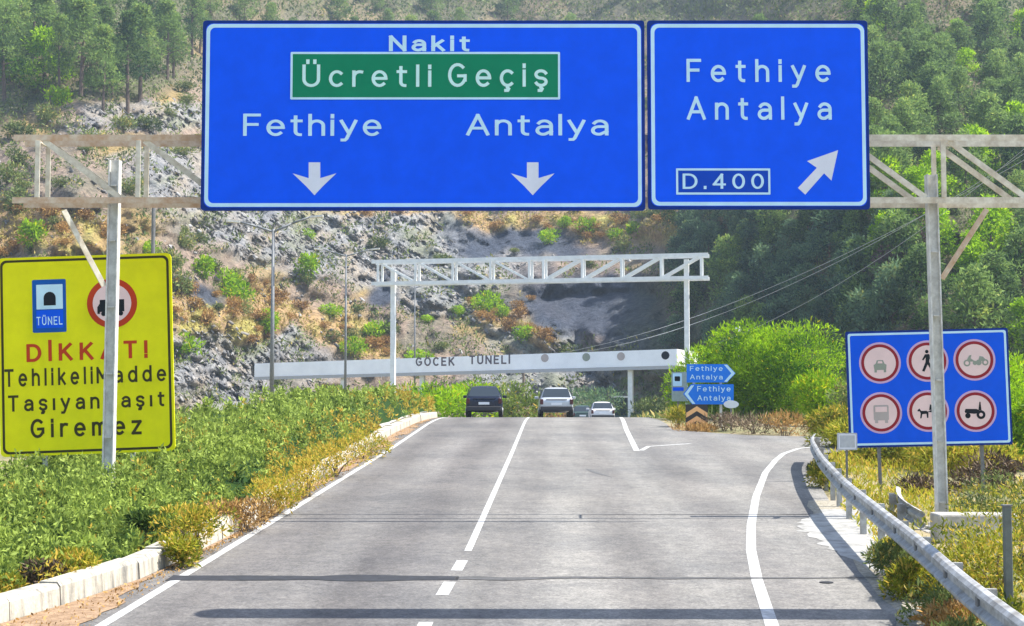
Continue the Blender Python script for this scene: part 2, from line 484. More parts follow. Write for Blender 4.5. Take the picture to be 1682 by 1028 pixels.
# pale concrete gutter between ramp and rail
mb = MB(); V = []
for y in np.arange(19.5, 27.5, .12):
    t = (y - 19.5) / 7.5
    w = .15 + .80 * (1 - abs(t - .62) / .62) * (.55 + .9 * fbm(np.array([y * 2.6]), np.array([.5]), 8, 3)[0]) if t < .97 else .3
    V += [(lerp(RAIL, y) - w, y, zr(y) + .005), (lerp(RAIL, y) + .55, y, zr(y) + .012)]
mb.add(V, [(2 * i, 2 * i + 1, 2 * i + 3, 2 * i + 2) for i in range(len(V) // 2 - 1)])
struct('concrete_gutter', mb, mat('pale concrete', (.43, .42, .395), .9, scale=4, col2=(.24, .235, .22), bump=.3))
# gravel shoulder behind the rail and a low lane beyond it
strip('gravel_verge', list(np.arange(4, 30, 1.0)), lambda y: lerp(RAIL, y) - .35 - .25 * vnoise(np.array([y]), np.array([.3]), 4)[0], lambda y: lerp(RAIL, y) + .5, .003 , mat('gravel', (.42, .38, .31), .95, scale=14, col2=(.20, .18, .13), bump=.8, bscale=50))

# ------------------------------------------------------------------ hillside (one terrain sheet at its own distance, 100 to 600 m away)
def base_d(px, py):
    d = np.interp(py, [-900, -300, 0, 150, 340, 450, 600, 660, 800], [640, 480, 352, 285, 216, 195, 172, 164, 156])
    s = 1 - .28 * sstep(640, 60, px) - .40 * sstep(940, 1620, px) - .06 * np.sin(px / 170.0) * sstep(700, 300, py)
    return d * s
def zones(px, py):
    wx = px + 50 * (fbm(px / 60, py / 60, 21, 4) - .5) * 2
    wy = py + 34 * (fbm(px / 60, py / 60, 22, 4) - .5) * 2
    def blob(cx, cy, rx, ry, ang=0, p=1.0):
        a = math.radians(ang)
        u = ((wx - cx) * math.cos(a) + (wy - cy) * math.sin(a)) / rx
        v = (-(wx - cx) * math.sin(a) + (wy - cy) * math.cos(a)) / ry
        return np.clip(1.6 - 1.0 * (u * u + v * v), 0, 1)
    mx = np.maximum
    rock = mx(blob(600, 395, 250, 62, 6), blob(330, 610, 140, 70, 15))
    rock = mx(rock, blob(420, 370, 150, 40, 8)); rock = mx(rock, blob(250, 200, 110, 26, -4))
    rock = mx(rock, blob(285, 290, 75, 45, 5) * .9); rock = mx(rock, blob(880, 555, 100, 40, 20)); rock = mx(rock, blob(470, 590, 70, 30, 20))
    rock = mx(rock, blob(720, 470, 90, 40, 10)); rock = mx(rock, blob(900, 625, 130, 30))
    dark = mx(blob(865, 398, 115, 27, 3), blob(985, 505, 170, 52, 8)); dark = mx(dark, blob(1110, 560, 110, 40))  # mask of the slopes that get painted shade
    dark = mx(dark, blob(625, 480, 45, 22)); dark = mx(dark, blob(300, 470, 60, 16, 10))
    dry = mx(blob(370, 510, 130, 40, 4), blob(960, 372, 150, 22, 5)); dry = mx(dry, blob(560, 550, 100, 26, 12))
    dry = mx(dry, blob(830, 530, 80, 22, 25)); dry = mx(dry, blob(60, 380, 120, 40)); dry = mx(dry, blob(890, 490, 60, 14, 20)); dry = mx(dry, blob(740, 352, 200, 12))
    green = mx(sstep(1040, 1180, wx + .35 * (wy - 400)), sstep(170, 110, wy) * sstep(420, 250, wx))
    green = mx(green, sstep(60, 10, wy)); green = mx(green, blob(140, 140, 200, 40, -10))
    return rock, dark, dry, green
def hill_d(px, py):
    d = base_d(px, py)
    rock, dark, dry, green = zones(px, py)
    a = R(38)
    u = (px * math.cos(a) + py * math.sin(a)); v = (-px * math.sin(a) + py * math.cos(a))
    w_ = 26 * (fbm(px / 90, py / 70, 37, 3) - .5)
    strata = .5 * fbm(u / 70, (v + w_) / 10, 31, 5, True) + .5 * fbm(u / 20, (v + w_) / 4.5, 32, 4, True)
    big = fbm(px / 130, py / 90, 33, 4, True)
    fine = fbm(px / 22, py / 22, 35, 4)
    d = d + rock * ((strata - .6) * 4.6 + (fine - .5) * 4) + (big - .6) * 13 + (1 - rock) * (fine - .5) * 4
    return d
def hill_point(px, py):
    px = np.asarray(px, float); py = np.asarray(py, float)
    return at_np(px, py, hill_d(px, py))
cols = np.concatenate([np.arange(-1400, -40, 40), np.arange(-40, 1722, 5.0), np.arange(1722, 3100, 40)])
rws = np.concatenate([np.arange(800, 690, -18), np.arange(690, -20, -3.6), np.arange(-20, -340, -20)])
PX, PY = np.meshgrid(cols, rws)
HP = hill_point(PX.ravel(), PY.ravel())
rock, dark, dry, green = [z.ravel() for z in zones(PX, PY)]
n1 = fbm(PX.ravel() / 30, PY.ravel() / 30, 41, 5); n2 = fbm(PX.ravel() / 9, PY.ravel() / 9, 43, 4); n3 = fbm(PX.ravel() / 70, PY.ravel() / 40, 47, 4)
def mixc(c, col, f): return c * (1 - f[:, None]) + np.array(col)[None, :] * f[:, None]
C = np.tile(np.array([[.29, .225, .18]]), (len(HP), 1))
C = mixc(C, (.19, .17, .13), np.clip((n1 - .45) * 4, 0, 1))
C = mixc(C, (.34, .25, .11), np.clip((n3 - .52) * 5, 0, 1))
C = mixc(C, (.27, .28, .295), rock); 
_a = R(38); _u = PX.ravel() * math.cos(_a) + PY.ravel() * math.sin(_a); _v = -PX.ravel() * math.sin(_a) + PY.ravel() * math.cos(_a) + 30 * (fbm(PX.ravel() / 90, PY.ravel() / 70, 37, 3) - .5)
lines = fbm(_u / 55, _v / 7, 38, 4, True)
C = mixc(C, (.14, .155, .18), rock * np.clip((.56 - lines) * 6, 0, 1) * .8); C = mixc(C, (.42, .42, .41), rock * np.clip((lines - .70) * 6, 0, 1) * .7)
C = mixc(C, (.18, .19, .22), rock * np.clip((n2 - .52) * 5, 0, 1) * .6)
C = mixc(C, (.34, .29, .23), rock * np.clip((n1 - .50) * 6, 0, 1) * .75); C = mixc(C, (.20, .22, .13), rock * np.clip((n3 - .56) * 8, 0, 1) * .6)
C = mixc(C, (.42, .28, .13), dry * (.55 + .45 * n2)); C = mixc(C, (.36, .33, .10), dry * np.clip((n1 - .5) * 5, 0, 1))
C = mixc(C, (.052, .068, .105), dark * .95)  # bluish shade of these slopes, painted into the terrain colour
C = mixc(C, (.11, .12, .06), green * (.65 + .3 * n1)); C = mixc(C, (.20, .15, .11), green * np.clip((n3 - .55) * 6, 0, 1) * .7)
soil = bpy.data.materials.new('hillside soil and rock'); soil.use_nodes = True
def make_soil():
    nt = soil.node_tree; b = nt.nodes['Principled BSDF']; L = nt.links
    at_ = nt.nodes.new('ShaderNodeAttribute'); at_.attribute_name = 'soil'
    tc = nt.nodes.new('ShaderNodeTexCoord')
    def nz(s, d=8, r=.75):
        n = nt.nodes.new('ShaderNodeTexNoise'); n.inputs['Scale'].default_value = s; n.inputs['Detail'].default_value = d; n.inputs['Roughness'].default_value = r
        L.new(tc.outputs['Object'], n.inputs['Vector']); return n.outputs['Fac']
    r = nt.nodes.new('ShaderNodeValToRGB'); e = r.color_ramp.elements
    e[0].position = .36; e[0].color = (.45, .46, .48, 1); e[1].position = .64; e[1].color = (1.45, 1.40, 1.32, 1)
    L.new(nz(1.3, 10, .8), r.inputs['Fac'])
    m = nt.nodes.new('ShaderNodeMix'); m.data_type = 'RGBA'; m.blend_type = 'MULTIPLY'; m.inputs['Factor'].default_value = 1
    L.new(at_.outputs['Color'], m.inputs['A']); L.new(r.outputs['Color'], m.inputs['B'])
    L.new(m.outputs['Result'], b.inputs['Base Color']); b.inputs['Roughness'].default_value = .95
    b.inputs['Specular IOR Level'].default_value = .2
    bp = nt.nodes.new('ShaderNodeBump'); bp.inputs['Strength'].default_value = 1; bp.inputs['Distance'].default_value = 1.1
    L.new(nz(.55, 9, .7), bp.inputs['Height']); L.new(bp.outputs[0], b.inputs['Normal'])
make_soil()
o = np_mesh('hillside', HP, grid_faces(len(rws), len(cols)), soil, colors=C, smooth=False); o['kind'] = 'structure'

# loose angular stones lying on the cut
def rubble():
    r = np.random.default_rng(77); n = 120000
    px = r.uniform(-40, 1260, n); py = r.uniform(150, 660, n)
    rk, dk, dy, gr = zones(px, py); k = fbm(px / 14, py / 10, 78, 4)
    keep = (r.uniform(0, 1, n) < .06 + .20 * rk) & (k + .18 * (rk - .5) > .48) & (dk < .25) & (gr < .5)
    px, py, rk, k = px[keep], py[keep], rk[keep], k[keep]; n = len(px)
    P = hill_point(px, py); d = np.linalg.norm(P, axis=1)
    S = .00095 * d * r.uniform(.4, 1.5, n) ** 1.3
    # each stone: three quads of a skewed corner
    ax = r.normal(size=(n, 3, 3)); ax /= np.linalg.norm(ax, axis=2, keepdims=True)
    ax[:, 0, 2] = np.abs(ax[:, 0, 2]) + .5; ax[:, 1, 1] = -np.abs(ax[:, 1, 1]) - .5; ax[:, 2, 0] = np.abs(ax[:, 2, 0]) + .4
    ax[:, 0] = np.array([.62, -.35, -.62]) * np.where(r.uniform(0, 1, n) < .75, 1, -.6)[:, None] * 2.3 + r.normal(0, .45, (n, 3))
    ax *= (S[:, None] * r.uniform(.5, 1.3, (n, 3)))[:, :, None]
    a, b, c = ax[:, 0], ax[:, 1], ax[:, 2]
    V = np.stack([P, P + a, P + b, P + c, P + a + b, P + b + c, P + a + c, P + a + b + c], 1).reshape(-1, 3)
    o8 = (np.arange(n) * 8)[:, None]
    Fq = np.concatenate([o8 + np.array([[1, 4, 7, 6]]), o8 + np.array([[2, 5, 7, 4]]), o8 + np.array([[3, 6, 7, 5]]), o8 + np.array([[0, 1, 6, 3]]), o8 + np.array([[0, 2, 4, 1]])])
    T = np.tile(np.clip(.5 * k + .5 * r.uniform(0, 1, n), 0, 1), 5)
    m = bpy.data.materials.new('loose stone'); m.use_nodes = True; nt = m.node_tree; bs = nt.nodes['Principled BSDF']
    at_ = nt.nodes.new('ShaderNodeAttribute'); at_.attribute_name = 'tint'; rp = nt.nodes.new('ShaderNodeValToRGB')
    e = rp.color_ramp.elements; e[0].position = .25; e[0].color = (.13, .135, .145, 1); e[1].position = .85; e[1].color = (.37, .37, .37, 1)
    x = e.new(.55); x.color = (.22, .20, .18, 1)
    nt.links.new(at_.outputs['Fac'], rp.inputs['Fac']); nt.links.new(rp.outputs['Color'], bs.inputs['Base Color']); bs.inputs['Roughness'].default_value = .95
    o = np_mesh('rubble', V, Fq, m, attr=T)
    tag(o, 'loose grey and brown stones over the rock cut', 'stones', kind='stuff')
rubble()
# ------------------------------------------------------------------ sign helpers
steel = mat('galvanised steel', (.74, .72, .66), .6, .0, scale=6, col2=(.50, .48, .43))
steel_w = mat('weathered cream steel', (.82, .75, .60), .7, .0, scale=4, col2=(.52, .43, .31))
rust = mat('rusted steel', (.54, .33, .19), .85, .0, scale=5, col2=(.70, .57, .42))
white_steel = mat('white painted steel', (.76, .77, .76), .5, var=.08, scale=3)
dark_steel = mat('dark grey steel', (.16, .16, .16), .6, var=.2)
pole_grey = mat('grey lamp pole', (.17, .18, .19), .6, var=.15)
back_al = mat('sign back aluminium', (.45, .46, .47), .5, .3, var=.1)
def sheeting(name, col, rough=.6):
    return mat(name, col, rough, var=.05, scale=2.0, spec=.12)
s_blue = sheeting('blue sheeting', (.0, .098, .90))
s_blue2 = sheeting('small blue sheeting', (.0, .10, .80))
s_blue3 = sheeting('pale blue sheeting', (.02, .20, .75))
s_white = sheeting('white sheeting', (.56, .80, .92))
s_greyw = sheeting('grey white sheeting', (.72, .73, .80))
s_green = sheeting('green sheeting', (.003, .22, .105))
s_mint = sheeting('mint white sheeting', (.60, .86, .80))
s_navy = sheeting('navy edge', (.004, .03, .22))
s_yellow = sheeting('yellow sheeting', (.80, .77, .003))
s_black = sheeting('black lettering', (.05, .045, .012))
s_red = sheeting('red lettering', (.52, .05, .012))
s_dred = sheeting('dark red ring', (.30, .02, .03))
s_pink = sheeting('faded white roundel', (.84, .62, .60))
s_halo = sheeting('faded roundel edge', (.62, .42, .62))
s_sym = sheeting('black symbol', (.012, .016, .02))
s_symg = sheeting('faded grey symbol', (.30, .33, .27))
s_symb = sheeting('faded pale symbol', (.46, .40, .38))

class Plane:
    """a sign face: maps photo pixels to local x, z of a thing standing at depth d (its centre at pixel cx, cy)"""
    def __init__(s, cx, cy, d, roll=0, yaw=0):
        s.loc = at(cx, cy, d); s.rot = Euler((0, R(roll), R(yaw)), 'XYZ')
        s.m = s.rot.to_matrix(); s.mi = s.m.inverted(); s.n = s.m @ Vector((0, 1, 0)); s.k = d / F
    def __call__(s, px, py):
        r = at(px, py, 1.0)
        t = s.loc.dot(s.n) / r.dot(s.n)
        q = s.mi @ (r * t - s.loc)
        return (q.x, q.z)
def rrect(x0, z0, x1, z1, r, n=5):
    P = []
    for cx, cz, a0 in ((x1 - r, z1 - r, 0), (x0 + r, z1 - r, 90), (x0 + r, z0 + r, 180), (x1 - r, z0 + r, 270)):
        for i in range(n + 1):
            a = R(a0 + 90 * i / n); P.append((cx + r * math.cos(a), cz + r * math.sin(a)))
    return P
def ring_mesh(mb, outer, inner, y):
    n = len(outer)
    mb.add([(x, y, z) for x, z in outer] + [(x, y, z) for x, z in inner], [(i, (i + 1) % n, n + (i + 1) % n, n + i) for i in range(n)])
def flat(mb, pts, y):
    mb.add([(x, y, z) for x, z in pts], [tuple(range(len(pts)))])
def circ(cx, cz, r, n=32): return [(cx + r * math.cos(2 * math.pi * i / n), cz + r * math.sin(2 * math.pi * i / n)) for i in range(n)]
def face_out(o):
    """flat sign faces look towards -y (the traffic)"""
    me = o.data
    for p in me.polygons:
        if p.normal.y > 0: p.flip()
    me.update(); return o
def rect_px(P, a, b, r=0.0, inset=0.0):
    x0, z1 = P(*a); x1, z0 = P(*b)
    i = inset
    return rrect(x0 + i, z0 + i, x1 - i, z1 - i, max(r, .002))
def arc(cx, cz, rx, rz, a0, a1, n=None):
    n = n or max(4, int(abs(a1 - a0) / 15))
    return [(cx + rx * math.cos(R(a0 + (a1 - a0) * i / n)), cz + rz * math.sin(R(a0 + (a1 - a0) * i / n))) for i in range(n + 1)]
def dot(x, z): return [(x, z - .055), (x, z + .055)]
XH = .70                                                     # x height, capitals are 1 high; strokes run along the middle of the line
CED = [[(.30, -.02), (.30, -.10), (.36, -.16), (.32, -.24), (.22, -.24)]]
BOWL = arc(.28, .35, .28, .35, 0, 360)
GLYPH = {                                                    # advance width, strokes
 'A': (.74, [[(0, 0), (.37, 1)], [(.37, 1), (.74, 0)], [(.13, .32), (.61, .32)]]),
 'C': (.68, [arc(.36, .5, .36, .5, 50, 310)]),
 'D': (.68, [[(0, 0), (0, 1)], [(0, 1), (.28, 1)] + arc(.28, .5, .40, .5, 90, -90)[1:] + [(0, 0)]]),
 'E': (.54, [[(0, 0), (0, 1)], [(0, 1), (.54, 1)], [(0, .52), (.46, .52)], [(0, 0), (.54, 0)]]),
 'F': (.54, [[(0, 0), (0, 1)], [(0, 1), (.54, 1)], [(0, .52), (.46, .52)]]),
 'G': (.72, [arc(.36, .5, .36, .5, 48, 330), [(.70, .24), (.70, .48)], [(.70, .46), (.40, .46)]]),
 'K': (.62, [[(0, 0), (0, 1)], [(0, .38), (.58, 1)], [(.20, .58), (.62, 0)]]),
 'L': (.52, [[(0, 0), (0, 1)], [(0, 0), (.52, 0)]]),
 'M': (.80, [[(0, 0), (0, 1)], [(0, 1), (.40, .30)], [(.40, .30), (.80, 1)], [(.80, 1), (.80, 0)]]),
 'N': (.66, [[(0, 0), (0, 1)], [(0, 1), (.66, 0)], [(.66, 0), (.66, 1)]]),
 'T': (.62, [[(.31, 0), (.31, 1)], [(0, 1), (.62, 1)]]),
 'U': (.64, [[(0, 1), (0, .32)] + arc(.32, .32, .32, .32, 180, 360)[1:] + [(.64, 1)]]),
 'O': (.74, [arc(.37, .5, .37, .5, 0, 360)]),
 'I': (0.0, [[(0, 0), (0, 1)]]),
 '4': (.60, [[(.44, 0), (.44, 1)], [(.44, 1), (0, .26)], [(0, .26), (.60, .26)]]),
 '0': (.56, [arc(.28, .5, .28, .5, 0, 360)]),
 '.': (0.0, [dot(0, .03)]),
 '!': (0.0, [[(0, .30), (0, 1)], dot(0, .04)]),
 'a': (.52, [[(.52, 0), (.52, .45)] + arc(.27, .45, .25, .25, 0, 150)[1:], [(.52, .40), (.26, .40)] + arc(.22, .20, .22, .20, 90, 290)[1:] + [(.52, .16)]]),
 'c': (.50, [arc(.28, .35, .28, .35, 48, 312)]),
 'd': (.56, [BOWL, [(.56, 0), (.56, 1)]]),
 'e': (.56, [[(.02, .36), (.56, .36)], arc(.28, .35, .28, .35, 2, 312)]),
 'h': (.50, [[(0, 0), (0, 1)], arc(.25, .45, .25, .25, 180, 0) + [(.50, 0)]]),
 'i': (0.0, [[(0, 0), (0, XH)], dot(0, .94)]),
 '\u0131': (0.0, [[(0, 0), (0, XH)]]),
 'k': (.48, [[(0, 0), (0, 1)], [(0, .26), (.44, XH)], [(.16, .42), (.48, 0)]]),
 'l': (0.0, [[(0, 0), (0, 1)]]),
 'm': (.80, [[(0, 0), (0, XH)], arc(.20, .48, .20, .22, 180, 0) + [(.40, 0)], arc(.60, .48, .20, .22, 180, 0) + [(.80, 0)]]),
 'n': (.50, [[(0, 0), (0, XH)], arc(.25, .45, .25, .25, 180, 0) + [(.50, 0)]]),
 'r': (.32, [[(0, 0), (0, XH)], arc(.26, .42, .26, .28, 180, 70)]),
 's': (.46, [arc(.23, .525, .23, .175, 20, 270, 12) + arc(.23, .175, .23, .175, 90, -160, 12)[1:]]),
 't': (.34, [[(.13, .92), (.13, .17)] + arc(.30, .17, .17, .17, 180, 275)[1:], [(0, XH), (.34, XH)]]),
 'y': (.54, [[(0, XH), (.29, .06)], [(.54, XH), (.20, -.20)] + [(.14, -.27), (.03, -.27)]]),
 'z': (.48, [[(0, XH), (.48, XH)], [(.48, XH), (0, 0)], [(0, 0), (.48, 0)]]),
}
for k_, b_ in (('\u00e7', 'c'), ('\u015f', 's')):
    GLYPH[k_] = (GLYPH[b_][0], GLYPH[b_][1] + [[(x - (.03 if b_ == 'c' else .08), z) for x, z in CED[0]]])
for k_, b_ in (('\u00dc', 'U'), ('\u00d6', 'O')):
    w_ = GLYPH[b_][0]; GLYPH[k_] = (w_, GLYPH[b_][1] + [dot(w_ * .26, 1.2), dot(w_ * .74, 1.2)])
GLYPH['\u0130'] = (0.0, GLYPH['I'][1] + [dot(0, 1.2)])
def ribbon(pts, w):
    """left and right side of a stroke with mitred joins"""
    L, Rr = [], []
    n = len(pts); closed = n > 3 and math.hypot(pts[0][0] - pts[-1][0], pts[0][1] - pts[-1][1]) < 1e-4
    for i, (x, z) in enumerate(pts):
        def dirn(a, b):
            l = math.hypot(b[0] - a[0], b[1] - a[1]) or 1; return ((b[0] - a[0]) / l, (b[1] - a[1]) / l)
        d0 = dirn(pts[i - 1], pts[i]) if i > 0 else (dirn(pts[-2], pts[-1]) if closed else None)
        d1 = dirn(pts[i], pts[i + 1]) if i < n - 1 else (dirn(pts[0], pts[1]) if closed else None)
        d0 = d0 or d1; d1 = d1 or d0
        bx, bz = d0[0] + d1[0], d0[1] + d1[1]; l = math.hypot(bx, bz) or 1
        bx, bz = bx / l, bz / l; c = max(.5, bx * d0[0] + bz * d0[1])
        ex = 0
        if not closed and i == 0: ex = -w * .42
        if not closed and i == n - 1: ex = w * .42
        px, pz = x + bx * ex, z + bz * ex
        L.append((px - bz * w / 2 / c, pz + bx * w / 2 / c)); Rr.append((px + bz * w / 2 / c, pz - bx * w / 2 / c))
    return L, Rr
def text(parent, P, s, box, m, y=-.040, bold=0.0, space=1.0, name='lettering'):
    """stroke lettering fitted to the pixel box (left, top, right, bottom) of its ink"""
    w = .135 + bold; gap = .20 + .36 * (space - 1) * 1.6
    quads = []; x = 0
    for ch in s:
        if ch == ' ': x += .45; continue
        adv, strokes = GLYPH[ch]
        for st in strokes:
            L, Rr = ribbon(st, w if len(st) != 2 or abs(st[0][1] - st[1][1]) > .12 or st[0][0] != st[1][0] else w * 1.0)
            quads.append(([(a + x, b) for a, b in L], [(a + x, b) for a, b in Rr]))
        x += adv + gap + w
    allp = [p for L, Rr in quads for p in L + Rr]
    lo = (min(p[0] for p in allp), min(p[1] for p in allp)); hi = (max(p[0] for p in allp), max(p[1] for p in allp))
    cx, cz = P((box[0] + box[2]) / 2, (box[1] + box[3]) / 2); W = (box[2] - box[0]) * P.k; H = (box[3] - box[1]) * P.k
    mb = MB()
    for i, (L, Rr) in enumerate(quads):
        yy = y - .0005 * (i % 5); n = len(L)
        T = lambda p: (cx + ((p[0] - lo[0]) / (hi[0] - lo[0]) - .5) * W, yy, cz + ((p[1] - lo[1]) / (hi[1] - lo[1]) - .5) * H)
        mb.add([T(p) for p in L] + [T(p) for p in Rr], [(j, j + 1, n + j + 1, n + j) for j in range(n - 1)])
    return face_out(mb.build(name, m, parent))

# ------------------------------------------------------------------ sign gantry over the road, its truss in line with the picture plane
D1 = 26.4
GL = at(185, 700, D1); GR = at(1541, 700, D1)
def zpx(py, d): return at(CX, py, d).z
def ypx(py, d): return at(CX, py, d).y
YG = ypx(400, D1)
ZT, ZB = zpx(229, D1), zpx(332, D1)
def xg(px): return (px - CX) / F * D1
g = thing('sign_gantry', 'large cream and rust steel lattice gantry spanning the road, carrying the big blue signs', 'gantry', (0, YG, 0))
XL, XR = xg(187), xg(1531)
for px, x, lean in ((0, XL, -.03), (1, XR, .09)):
    base = zr(YG) - .25
    mb = MB(); top = zpx(262 if px == 0 else 286, D1)
    a, b = Vector((x + lean, .0, base)), Vector((x, .0, top))
    # H section: two flanges and a web
    for off in (-.085, .085): mb.bar(a + Vector((off, 0, 0)), b + Vector((off, 0, 0)), .19, .022)
    mb.bar(a, b, .02, .150)
    for t in (.08, .25, .42, .6, .78, .93):
        p = a.lerp(b, t); mb.box(p + Vector((0, -.075, 0)), (.1, .06, .02))
    o = mb.build('post', steel, g)
    mb = MB(); mb.box((x + lean, 0, base + .06), (.5, .5, .04)); 
    for sx in (-.18, .18):
        for sy in (-.18, .18): mb.tube((x + lean + sx, sy, base + .07), (x + lean + sx, sy, base + .14), .022, n=6)
    mb.build('base_plate', steel, o)
FB = .30                                                    # half the distance between front and back lattice
x0, x1 = xg(28), xg(1850)
def chord(z, xa, xb, m):
    mb = MB()
    for y in (-FB, FB):
        mb.box(((xa + xb) / 2, y, z), (xb - xa, .012, .11)); mb.box(((xa + xb) / 2, y + .022, z + .049), (xb - xa, .036, .012))
    return mb.build('chord', m, g)
xm = xg(420)
chord(ZT, x0, xm, rust); chord(ZB, x0, xm, rust); chord(ZT, xm, x1, steel_w); chord(ZB, xm, x1, steel_w)
step = xg(1667) - xg(1503); xs = [xg(68) + i * step for i in range(11)]
mbv = {k: MB() for k in 'ab'}
for i, x in enumerate(xs):
    mb = mbv['a' if i < 3 else 'b']
    for y in (-FB, FB):
        mb.bar((x, y, ZB + .05), (x, y, ZT - .05), .035, .085)
    if i % 4 == 0: mb.bar((x, -FB + .04, ZT - .06), (x, FB - .04, ZT - .06), .03)
    if i < len(xs) - 1:
        for y in (-FB + .03, FB + .03):
            mb.bar((x + .10, y, ZT - .05), (x + step * .82, y, ZB + .05), .03, .10)
for k in 'ab': mbv[k].build('lattice', steel_w, g)
for (ax, ay), (bx, by), m in (((104, 345), (172, 470), steel_w), ((1622, 343), (1546, 458), rust)):
    mb = MB()
    A, B = at(ax, ay, D1 - .3), at(bx, by, D1 - .05)
    mb.bar((A.x, -.3, A.z), (B.x, -.05, B.z), .09, .09); mb.build('knee_brace', m, g)
bpy.context.view_layer.update()

# the two direction signs hanging on the gantry
YS = D1 - .62
def big_sign(label, x0, y0, x1, y1, fn):
    P = Plane((x0 + x1) / 2, (y0 + y1) / 2, YS)
    t = thing('direction_sign', label, 'road sign', P.loc)
    mb = MB(); mb.prism(rect_px(P, (x0, y0), (x1, y1), .06), -.025, .025); mb.build('plate', s_navy, t)
    mb = MB(); flat(mb, rect_px(P, (x0 + 5, y0 + 5), (x1 - 5, y1 - 5), .12), -.029); face_out(mb.build('face', s_blue, t))
    o_ = rect_px(P, (x0 + 6, y0 + 6), (x1 - 6, y1 - 6), .13); i_ = rect_px(P, (x0 + 12, y0 + 12), (x1 - 12, y1 - 12), .09)
    mb = MB(); ring_mesh(mb, o_, i_, -.033); face_out(mb.build('border', s_white, t))
    n = 4 if x1 - x0 > 500 else 2
    for i in range(n):
        xx = P(x0 + (x1 - x0) * (i + .5) / n, 200)[0]; za, zb = P(CX, y0)[1], P(CX, y1)[1]
        mb = MB(); mb.box((xx, .043, (za + zb) / 2), (.08, .032, (za - zb) * .96)); mb.build('bracket', steel, t)
    fn(t, P); return t
def arrow_down(t, P, cx):
    q = [(cx - 9.5, 267), (cx + 9.5, 267), (cx + 9.5, 293), (cx + 36, 285), (cx + 14, 306), (cx, 321), (cx - 14, 306), (cx - 36, 285), (cx - 9.5, 293)]
    mb = MB(); flat(mb, [P(a, b) for a, b in q], -.035); face_out(mb.build('arrow', s_greyw, t))
def sign_a(t, P):
    text(t, P, 'Nakit', (638, 58, 772, 86), s_white, bold=.055, space=1.08)
    gp = MB(); flat(gp, rect_px(P, (478, 86), (920, 164), .02), -.036); gp = face_out(gp.build('toll_panel', s_green, t))
    mb = MB(); ring_mesh(mb, rect_px(P, (478, 86), (920, 164), .02), rect_px(P, (481.5, 89.5), (916.5, 160.5), .01), -.039); face_out(mb.build('border', s_white, gp))
    text(gp, P, 'Ücretli', (497, 98, 709, 144), s_mint, -.041, .012, 1.32)
    text(gp, P, 'Geçiş', (736, 104, 900, 152), s_mint, -.041, .012, 1.32)
    text(t, P, 'Fethiye', (400, 187, 627, 233), s_white, bold=.006)
    text(t, P, 'Antalya', (765, 187, 1000, 232), s_white, bold=.006)
    arrow_down(t, P, 517); arrow_down(t, P, 875)
def sign_b(t, P):
    text(t, P, 'Fethiye', (1127, 97, 1364, 145), s_white, bold=.018, space=1.4)
    text(t, P, 'Antalya', (1127, 158, 1366, 207), s_white, bold=.018, space=1.4)
    rp = MB(); flat(rp, rect_px(P, (1110, 277), (1265, 320), .01), -.035); rp = face_out(rp.build('route_panel', sheeting('deep blue sheeting', (.002, .06, .48)), t))
    mb = MB(); ring_mesh(mb, rect_px(P, (1110, 277), (1265, 320), .01), rect_px(P, (1113.5, 280.5), (1261.5, 316.5), .005), -.038); face_out(mb.build('border', s_white, rp))
    text(rp, P, 'D.400', (1121, 285, 1254, 311), s_white, -.039, .018, 1.25)
    q = [(1310, 309), (1322, 320), (1353, 285), (1365, 297), (1376, 247), (1325, 265), (1341, 276)]
    mb = MB(); flat(mb, [P(a, b) for a, b in q], -.035); face_out(mb.build('arrow', s_greyw, t))
big_sign('wide blue overhead sign with green toll panel and two white down arrows', 334, 34, 1060, 346, sign_a)
big_sign('smaller square blue overhead sign with D.400 box and slanted white arrow', 1062.5, 34, 1429, 344, sign_b)

